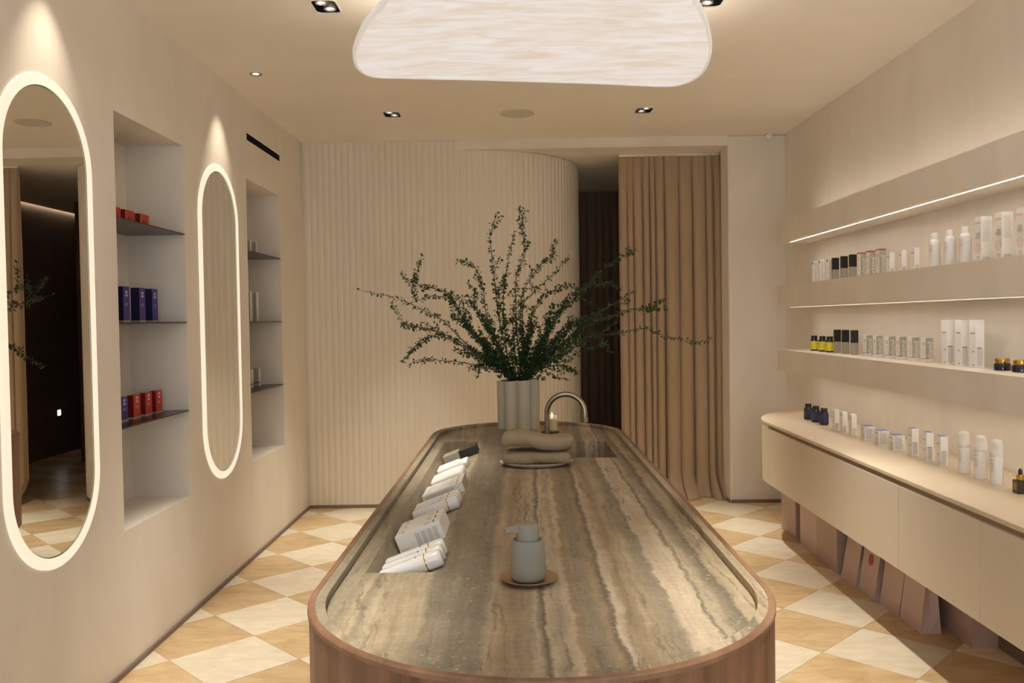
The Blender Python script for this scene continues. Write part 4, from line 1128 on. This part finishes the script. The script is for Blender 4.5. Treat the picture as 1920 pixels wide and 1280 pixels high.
# ---------------------------------------------------------------- cartons in the left niches (front faces +x)
def ncarton(w, d, h_, front, side, base=None, gold=False, logo=True):
    t_ = empty('skincare_box')
    MB().box(-d/2, d/2, -w/2, w/2, 0, h_).build('carton', front, t_, bevel=.0008, seg=1)
    MB().box(-d/2+.0006, d/2-.0006, -w/2-.0004, -w/2, .0006, h_-.0006).build('side_panel', side, t_)
    if base: MB().box(-d/2-.0005, d/2+.0005, -w/2-.0005, w/2+.0005, .0002, .0095).build('silver_base', base, t_)
    if gold:
        MB().box(d/2-.0004, d/2+.0005, -w/2-.0005, -w/2+.006, .0005, h_).build('gold_edge', M['gold'], t_)
        MB().box(-.004, -.0025, -w/2-.0008, -w/2-.0003, .0005, h_).build('gold_line', M['gold'], t_)
    if logo:
        mb = MB(); r0 = w*.15; zc_ = h_*.80
        for a0, a1, rr in ((20, 150, r0), (200, 330, r0), (60, 190, r0*.5), (240, 370, r0*.5)):
            for k in range(6):
                a, b = math.radians(a0+(a1-a0)*k/6), math.radians(a0+(a1-a0)*(k+1)/6)
                mb.quad((d/2+.0006, rr*math.cos(a), zc_+rr*math.sin(a)), (d/2+.0006, rr*math.cos(b), zc_+rr*math.sin(b)), (d/2+.0006, (rr+.004)*math.cos(b), zc_+(rr+.004)*math.sin(b)), (d/2+.0006, (rr+.004)*math.cos(a), zc_+(rr+.004)*math.sin(a)))
        mb.build('emblem', M['white_ink'], t_)
        mb = MB()
        for k, z in enumerate((h_*.52, h_*.49, h_*.46)): mb.box(d/2+.0003, d/2+.0006, -w*.22, w*.2-.004*k, z, z+.0016)
        mb.build('printing', M['pale_ink'], t_)
    return t_
p = ncarton(.098, .045, .072, M['red_box'], M['darkred_box'], gold=True, logo=False)
mb = MB().box(.0226, .0231, -.022, .022, .014, .042); mb.build('dark_panel', M['darkred_box'], p)
place(p, [(-1.845, y, 1.970) for y in (3.908, 4.052, 4.211)], ['low red carton with gold edge on the upper near-niche shelf, '+q for q in POS3], 'box', 'low red cartons')
place(ncarton(.066, .042, .167, M['blue_box'], M['navy_box'], M['alu']), [(-1.842, y, 1.515) for y in (3.989, 4.158, 4.302)], ['tall royal blue carton on the middle near-niche shelf, '+q for q in POS3], 'box', 'tall blue cartons')
p = ncarton(.072, .030, .113, M['blue_box'], M['navy_box'], M['alu']); p.location = (-1.836, 3.940, 1.058)
tag(p, 'short blue carton beside three red ones on the lower niche shelf', 'box')
place(ncarton(.076, .030, .113, M['red_box'], M['darkred_box'], M['alu']), [(-1.836, y, 1.058) for y in (4.071, 4.200, 4.322)], ['short bright red carton on the lower near-niche shelf, '+q for q in POS3], 'box', 'short red cartons')
POS2 = ['nearer of the two', 'farther of the two']
def wcarton(w, d, h_, side=None, band=None):
    t_ = empty('skincare_box')
    MB().box(-d/2, d/2, -w/2, w/2, 0, h_).build('carton', M['offwhite_card'], t_, bevel=.0008, seg=1)
    if side: MB().box(-d/2+.0006, d/2-.0006, -w/2-.0004, -w/2, .0006, h_*.97).build('side_panel', side, t_)
    if band: MB().box(-d/2-.0005, d/2+.0005, -w/2-.0005, w/2+.0005, h_*.17, h_*.22).build('colour_band', band, t_)
    mb = MB()
    for z in (h_*.75, h_*.38, h_*.34): mb.box(d/2+.0001, d/2+.0005, -w*.25, w*.2, z, z+.0018)
    mb.build('printing', M['grey_ink'], t_); return t_
place(wcarton(.042, .045, .105, M['grey_card']), [(-1.868, y, 1.970) for y in (5.953, 6.087)], ['small grey and white carton on the upper far-niche shelf, '+q for q in POS2], 'box', 'small far-niche cartons')
place(wcarton(.058, .042, .210, M['grey_card']), [(-1.870, y, 1.515) for y in (5.945, 6.092)], ['tall slim white carton on the middle far-niche shelf, '+q for q in POS2], 'box', 'tall far-niche cartons')
place(wcarton(.052, .046, .128, M['grey_card'], M['blue_ink']), [(-1.872, y, 1.058) for y in (5.932, 6.105)], ['white carton with dark band on the lower far-niche shelf, '+q for q in POS2], 'box', 'banded far-niche cartons')

# ---------------------------------------------------------------- products lying in the trough (local x runs up the slope)
SL = math.atan2(ZS-TB[1], TR[1]-TB[0])
nz_ = Vector((-math.sin(SL), 0, math.cos(SL)))
def trough(proto, ys, labels, cat, group, u0=.004, lift=.0008):
    d_ = Vector((math.cos(SL), 0, math.sin(SL)))
    for k, (y_, lb) in enumerate(zip(ys, labels)):
        o = proto if k == 0 else copy_tree(proto)
        q = Vector((TB[0], y_, TB[1]))+d_*u0+nz_*lift
        o.location = q; o.rotation_euler = (0, -SL, 0); o.scale = IK; tag(o, lb, cat, group)
PN = ['nearest of its three', 'middle one of its three', 'farthest of its three']
def lotion(L_, r, capL):
    t_ = empty('lotion_bottle')
    bl_ = L_-capL
    MB().lathe_x([(r*.55, 0), (r*.85, .003), (r, .012), (r, bl_-.002)], 28, (0, 0, r)).build('bottle', M['pearl'], t_, True, 45)
    MB().lathe_x([(r*1.005, bl_-.002), (r*1.02, bl_-.001), (r*1.02, bl_+.0015), (r*1.005, bl_+.002)], 28, (0, 0, r)).build('gold_band', M['gold'], t_, True, 45)
    MB().lathe_x([(r, bl_+.002), (r, L_-.012), (r*.93, L_-.005), (r*.72, L_-.001), (r*.3, L_), (.0005, L_)], 28, (0, 0, r), cap1=False).build('cap', M['pearl'], t_, True, 50)
    mb = MB()
    for x0_, wd in ((bl_*.80, .006), ):
        for k in range(5):
            a0, a1 = math.radians(62+k*9), math.radians(71+k*9)
            mb.quad((x0_, r*1.003*math.cos(a0), r+r*1.003*math.sin(a0)), (x0_+wd, r*1.003*math.cos(a0), r+r*1.003*math.sin(a0)), (x0_+wd, r*1.003*math.cos(a1), r+r*1.003*math.sin(a1)), (x0_, r*1.003*math.cos(a1), r+r*1.003*math.sin(a1)))
    mb.build('dark_bar', M['dark_ink'], t_)
    mb = MB()
    for x0_ in (bl_*.55, bl_*.62, bl_*.69, bl_*.18):
        for k in range(3):
            a0, a1 = math.radians(70+k*13), math.radians(78+k*13)
            mb.quad((x0_, r*1.003*math.cos(a0), r+r*1.003*math.sin(a0)), (x0_+.004, r*1.003*math.cos(a0), r+r*1.003*math.sin(a0)), (x0_+.004, r*1.003*math.cos(a1), r+r*1.003*math.sin(a1)), (x0_, r*1.003*math.cos(a1), r+r*1.003*math.sin(a1)))
    mb.build('printing', M['grey_ink'], t_)
    return t_
trough(lotion(.208, .0285, .052), (2.268, 2.324, 2.380), ['pearly white bottle with gold band at the near trough end, '+q for q in PN], 'bottle', 'near lotion bottles in the trough')
def lying_box(L_, w, h_, body, endm=None, barcode=False, split=None):
    t_ = empty('skincare_box')
    if split:
        MB().box(0, L_*split, -w/2, w/2, 0, h_).build('carton', M['silver_card'], t_, bevel=.0008, seg=1)
        MB().box(L_*split+.0003, L_, -w/2, w/2, 0, h_).build('lid', M['black_card'], t_, bevel=.0008, seg=1)
    else:
        MB().box(0, L_, -w/2, w/2, 0, h_).build('carton', body, t_, bevel=.0008, seg=1)
    if endm: MB().box(L_, L_+.0005, -w/2+.0008, w/2-.0008, .0008, h_-.0008).build('end_flap', endm, t_)
    mb = MB()
    if barcode:
        for k in range(26): mb.box(L_*.08+k*L_*.027, L_*.08+k*L_*.027+L_*.012, -w/2-.0004, -w/2, h_*.12, h_*.82)
    elif not split:
        for c in range(4):
            for k in range(11): mb.box(L_*(.42+c*.13), L_*(.42+c*.13)+L_*.10, -w/2-.0004, -w/2, h_*(.12+k*.065), h_*(.12+k*.065)+h_*.03)
        mb.box(L_*.05, L_*.22, -w/2-.0004, -w/2, h_*.15, h_*.19)
    else:
        for k in range(5): mb.box(L_*(.1+.09*k), L_*(.1+.09*k)+.003, -w/2-.0004, -w/2, h_*.2, h_*.8)
    mb.build('printing', M['grey_ink'], t_)
    if not split:
        mb = MB().box(L_*.84, L_*.875, -w*.25, w*.25, h_, h_+.0004); mb.build('dark_bar', M['dark_ink'], t_)
        mb = MB()
        for f_ in (.14, .17, .66, .70, .74): mb.box(L_*f_, L_*f_+.003, -w*.2, w*.22, h_, h_+.0004)
        mb.build('top_printing', M['grey_ink'], t_)
    return t_
trough(lying_box(.172, .0730, .066, M['white_card']), (2.625, 2.687, 2.749), ['white carton lying between the two lotion bottle rows, '+q for q in PN], 'box', 'white cartons in the trough')
trough(lotion(.200, .0285, .046), (2.985, 3.037, 3.089), ['pearly white lotion bottle in the second trough row, '+q for q in PN], 'bottle', 'second lotion bottles in the trough')
PN4 = ['nearest of its four', 'second nearest of its four', 'third nearest of its four', 'farthest of its four']
trough(lying_box(.196, .055, .046, M['offwhite_card'], M['silver_card'], True), (3.293, 3.340, 3.387, 3.434), ['off-white carton with barcode side lying in the trough, '+q for q in PN4], 'box', 'barcoded cartons in the trough')
t = empty('cleanser_tube')
MB().lathe_x([(.013, 0), (.019, .003), (.0215, .02), (.0235, .12), (.0235, .146), (.022, .158), (.017, .167), (.008, .1715), (.0005, .172)], 24, (0, 0, .0240), cap1=False).build('tube', M['white_plastic'], t, True, 50)
mb = MB()
for k in range(4): mb.box(.075+k*.010, .077+k*.010, -.004, .004, .0458, .0464)
mb.build('printing', M['coral_ink'], t)
trough(t, (3.585, 3.629, 3.673, 3.717), ['rounded white tube lying in the trough, '+q for q in PN4], 'tube', 'rounded white tubes in the trough')
t = empty('toner_bottle')
MB().lathe_x([(.015, 0), (.020, .003), (.0225, .012), (.0225, .118), (.018, .128), (.013, .131)], 24, (0, 0, .0228)).build('bottle', M['offwhite_card'], t, True, 45)
MB().lathe_x([(.0165, .1315), (.0170, .134), (.0170, .168), (.0155, .171), (.0005, .171)], 24, (0, 0, .0228), cap1=False).build('cap', M['white_plastic'], t, True, 45)
mb = MB()
for k in range(3): mb.box(.090+k*.008, .092+k*.008, -.005, .004, .0453, .0458)
mb.build('printing', M['coral_ink'], t)
trough(t, (3.865, 3.909, 3.953), ['pale bottle with white screw cap lying in the trough, '+q for q in PN], 'bottle', 'capped pale bottles in the trough')
trough(lying_box(.205, .046, .05, None, split=.47), (4.204, 4.243, 4.282), ['silver and black carton lying at the far trough end, '+q for q in PN], 'box', 'silver and black cartons in the trough')

# ---------------------------------------------------------------- paper bags under the wall cabinets
fac = text_mesh('lettering', 'facile', .05, M['pale_ink'])
def bag(xf, y0, y1, depth, h_, label, mat, taper=.0, lean=0.0, logo=None, redline=False, sticker=False):
    """front face x=xf spans y0 (near) to y1 (far); gusseted sides; folded top when taper>0"""
    t_ = empty('paper_bag', (xf, (y0+y1)/2, 0)); w = (y1-y0)/2
    rings_ = []
    for f_ in (0, .25, .5, .75, 1):
        z_ = h_*f_; dd = depth*(1-taper*f_); ins = min(.045, depth*.32)*f_*(.35+taper); xo = (depth-dd)*.45+lean*f_
        rings_.append([(xo, -w, z_), (xo+dd/2, -w+ins, z_), (xo+dd, -w, z_), (xo+dd, w, z_), (xo+dd/2, w-ins, z_), (xo, w, z_)])
    MB().rings(rings_, True, False).build('bag_body', mat, t_)
    if taper > .5:
        xo = rings_[-1][0][0]; dd = depth*(1-taper)
        MB().box(xo-.002, xo+dd+.002, -w+.001, w-.001, h_-.04, h_+.02).build('folded_top', mat, t_)
    else:
        hl_ = MB()
        for sx_ in (.004, depth-.004): hl_.tube([(sx_+lean, -.04, h_-.005), (sx_+lean+.0, -.035, h_+.025), (sx_+lean, .035, h_+.025), (sx_+lean, .04, h_-.005)], .0022, 6)
        hl_.build('handles', mat, t_)
    if logo: link('lettering', fac, t_, (-.0016+lean*.3, logo[0], logo[1]), (PI/2, 0, -PI/2)).scale = (logo[2],)*3
    if redline:
        o = MB().box(-.0012, -.0004, -w*.45, w*.25, .040, .0435).build('red_printing', M['coral_ink'], t_)
        o.location.x = lean*.12+ (depth*taper*.45*.12)-.001
    if sticker:
        mb = MB(); mb.rings([[( -.001, .030*math.cos(2*PI*k/24), .030*math.sin(2*PI*k/24)) for k in range(24)], [(.0, .030*math.cos(2*PI*k/24), .030*math.sin(2*PI*k/24)) for k in range(24)]])
        o = mb.build('red_sticker', M['red_ink'], t_); k_ = (depth*taper*.45+lean)/h_; o.location = (k_*.190-.0014, -.005, .190); o.rotation_euler = (0, math.atan(k_), 0)
    tag(t_, label, 'paper bag', 'paper bags under the wall cabinets')
bag(1.833, 5.745, 6.06, .13, .335, 'mauve paper bag under the rounded cabinet end, farthest of the bags', M['kraft2'])
bag(1.836, 5.335, 5.66, .12, .335, 'mauve paper bag with faint logo, second from the far end', M['kraft'], logo=(.0, .07, .8))
bag(1.822, 4.965, 5.305, .13, .335, 'taupe patterned paper bag, third from the far end', M['kraft2'])
bag(1.822, 4.700, 4.905, .14, .38, 'folded paper bag just left of the one with the red sticker', M['kraft'], .8, .015, redline=True)
bag(1.836, 4.484, 4.690, .13, .38, 'folded paper bag closed with a round red sticker', M['kraft'], .8, .012, sticker=True)
bag(1.856, 4.238, 4.462, .13, .38, 'folded paper bag just right of the one with the red sticker', M['kraft'], .8, .012, redline=True)
bag(1.856, 4.008, 4.222, .10, .38, 'folded paper bag showing its creased gusset, nearest of the folded ones', M['kraft'], .8, .012, redline=True)
bag(2.008, 3.832, 4.20, .118, .34, 'paper bag lettered facile standing back against the wall, nearest of all', M['kraft2'], logo=(-.090, .105, .62))

# ---------------------------------------------------------------- curtains
def curtain(name, x0, x1, yc, z0, z1, nf, amp, mat, label, seed, pool=0.0, nz=44):
    rr = random.Random(seed)
    t_ = empty(name, ((x0+x1)/2, yc, 0))
    wid = [rr.uniform(.55, 1.7) for _ in range(nf)]; s_ = sum(wid); wid = [w/s_ for w in wid]
    am = [rr.uniform(.6, 1.25) for _ in range(nf)]; dr_ = [rr.uniform(-1, 1) for _ in range(nf)]
    per = 18; rows = []
    for iz in range(nz+1):
        v_ = iz/nz; z_ = z1-(z1-z0)*v_
        row = []; u = 0
        for k in range(nf):
            for q in range(per):
                ph = 2*PI*q/per; uu = u+wid[k]*q/per
                head = max(0, 1-v_*9)
                a_ = amp*am[k]*(.55+.45*min(1, v_*3))*(1-.35*head)
                x_ = x0+(x1-x0)*uu + .30*wid[k]*(x1-x0)*math.sin(ph)*-.55 + dr_[k]*.012*v_*math.sin(PI*uu)
                y_ = a_*(.55-1.25*abs(math.sin(ph/2))**.75)+.012*math.sin(uu*9+seed)*v_+head*.006*math.sin(uu*(x1-x0)*340)
                if pool:
                    b_ = max(0, (v_-.93)/.07)
                    y_ -= pool*b_**1.6*(.35+.65*abs(math.sin(uu*7.3+1.1)))+.02*b_*math.sin(ph*1.0+k)
                    x_ += .02*b_*math.sin(k*2.1)
                row.append((x_-(x0+x1)/2, y_, z_))
            u += wid[k]
        row.append((x1-(x0+x1)/2, 0, z_)); rows.append(row)
    mb = MB(); mb.rings(rows, False, False, False)
    o = mb.build('cloth', mat, t_, True, 180)
    hd_ = MB().box(-(x1-x0)/2, (x1-x0)/2, -.012, .012, z1, ZSOF+.0035).build('curtain_track', M['ceil'] if pool else M['curtain_dark'], t_)
    if pool:
        hm = MB(); n_ = nz+1
        L_ = [r_[0] for r_ in rows]
        hm.tube([(q[0], q[1], q[2]) for q in L_], .004, 6); hm.build('hem', mat, t_, True)
    tag(t_, label, 'curtain')
curtain('linen_curtain', .862, 1.80, 7.265, .004, ZSOF-.012, 12, .085, M['curtain'], 'beige linen curtain pooling on the floor beside the right pillar', 4, .24)
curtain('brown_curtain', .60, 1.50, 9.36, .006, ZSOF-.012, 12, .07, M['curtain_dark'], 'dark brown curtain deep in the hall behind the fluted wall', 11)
# hall cove strip and night light, seen in the near mirror
t = empty('cove_light', (2.08, 9.5, ZSOF))
MB().box(-.050, -.040, -1.9, 1.9, .0305, .040).build('light_strip', M['cove'], t)
tag(t, 'concealed light strip along the top of the hall wall', 'strip light')
t = empty('night_light', (2.0985, 10.0, .49))
MB().box(-.006, 0, -.04, .04, -.04, .04).build('frame', M['white_plastic'], t)
MB().box(-.008, -.006, -.03, .03, -.03, .03).build('lens', M['night'], t)
tag(t, 'small square night light low on the dim hall wall', 'night light')
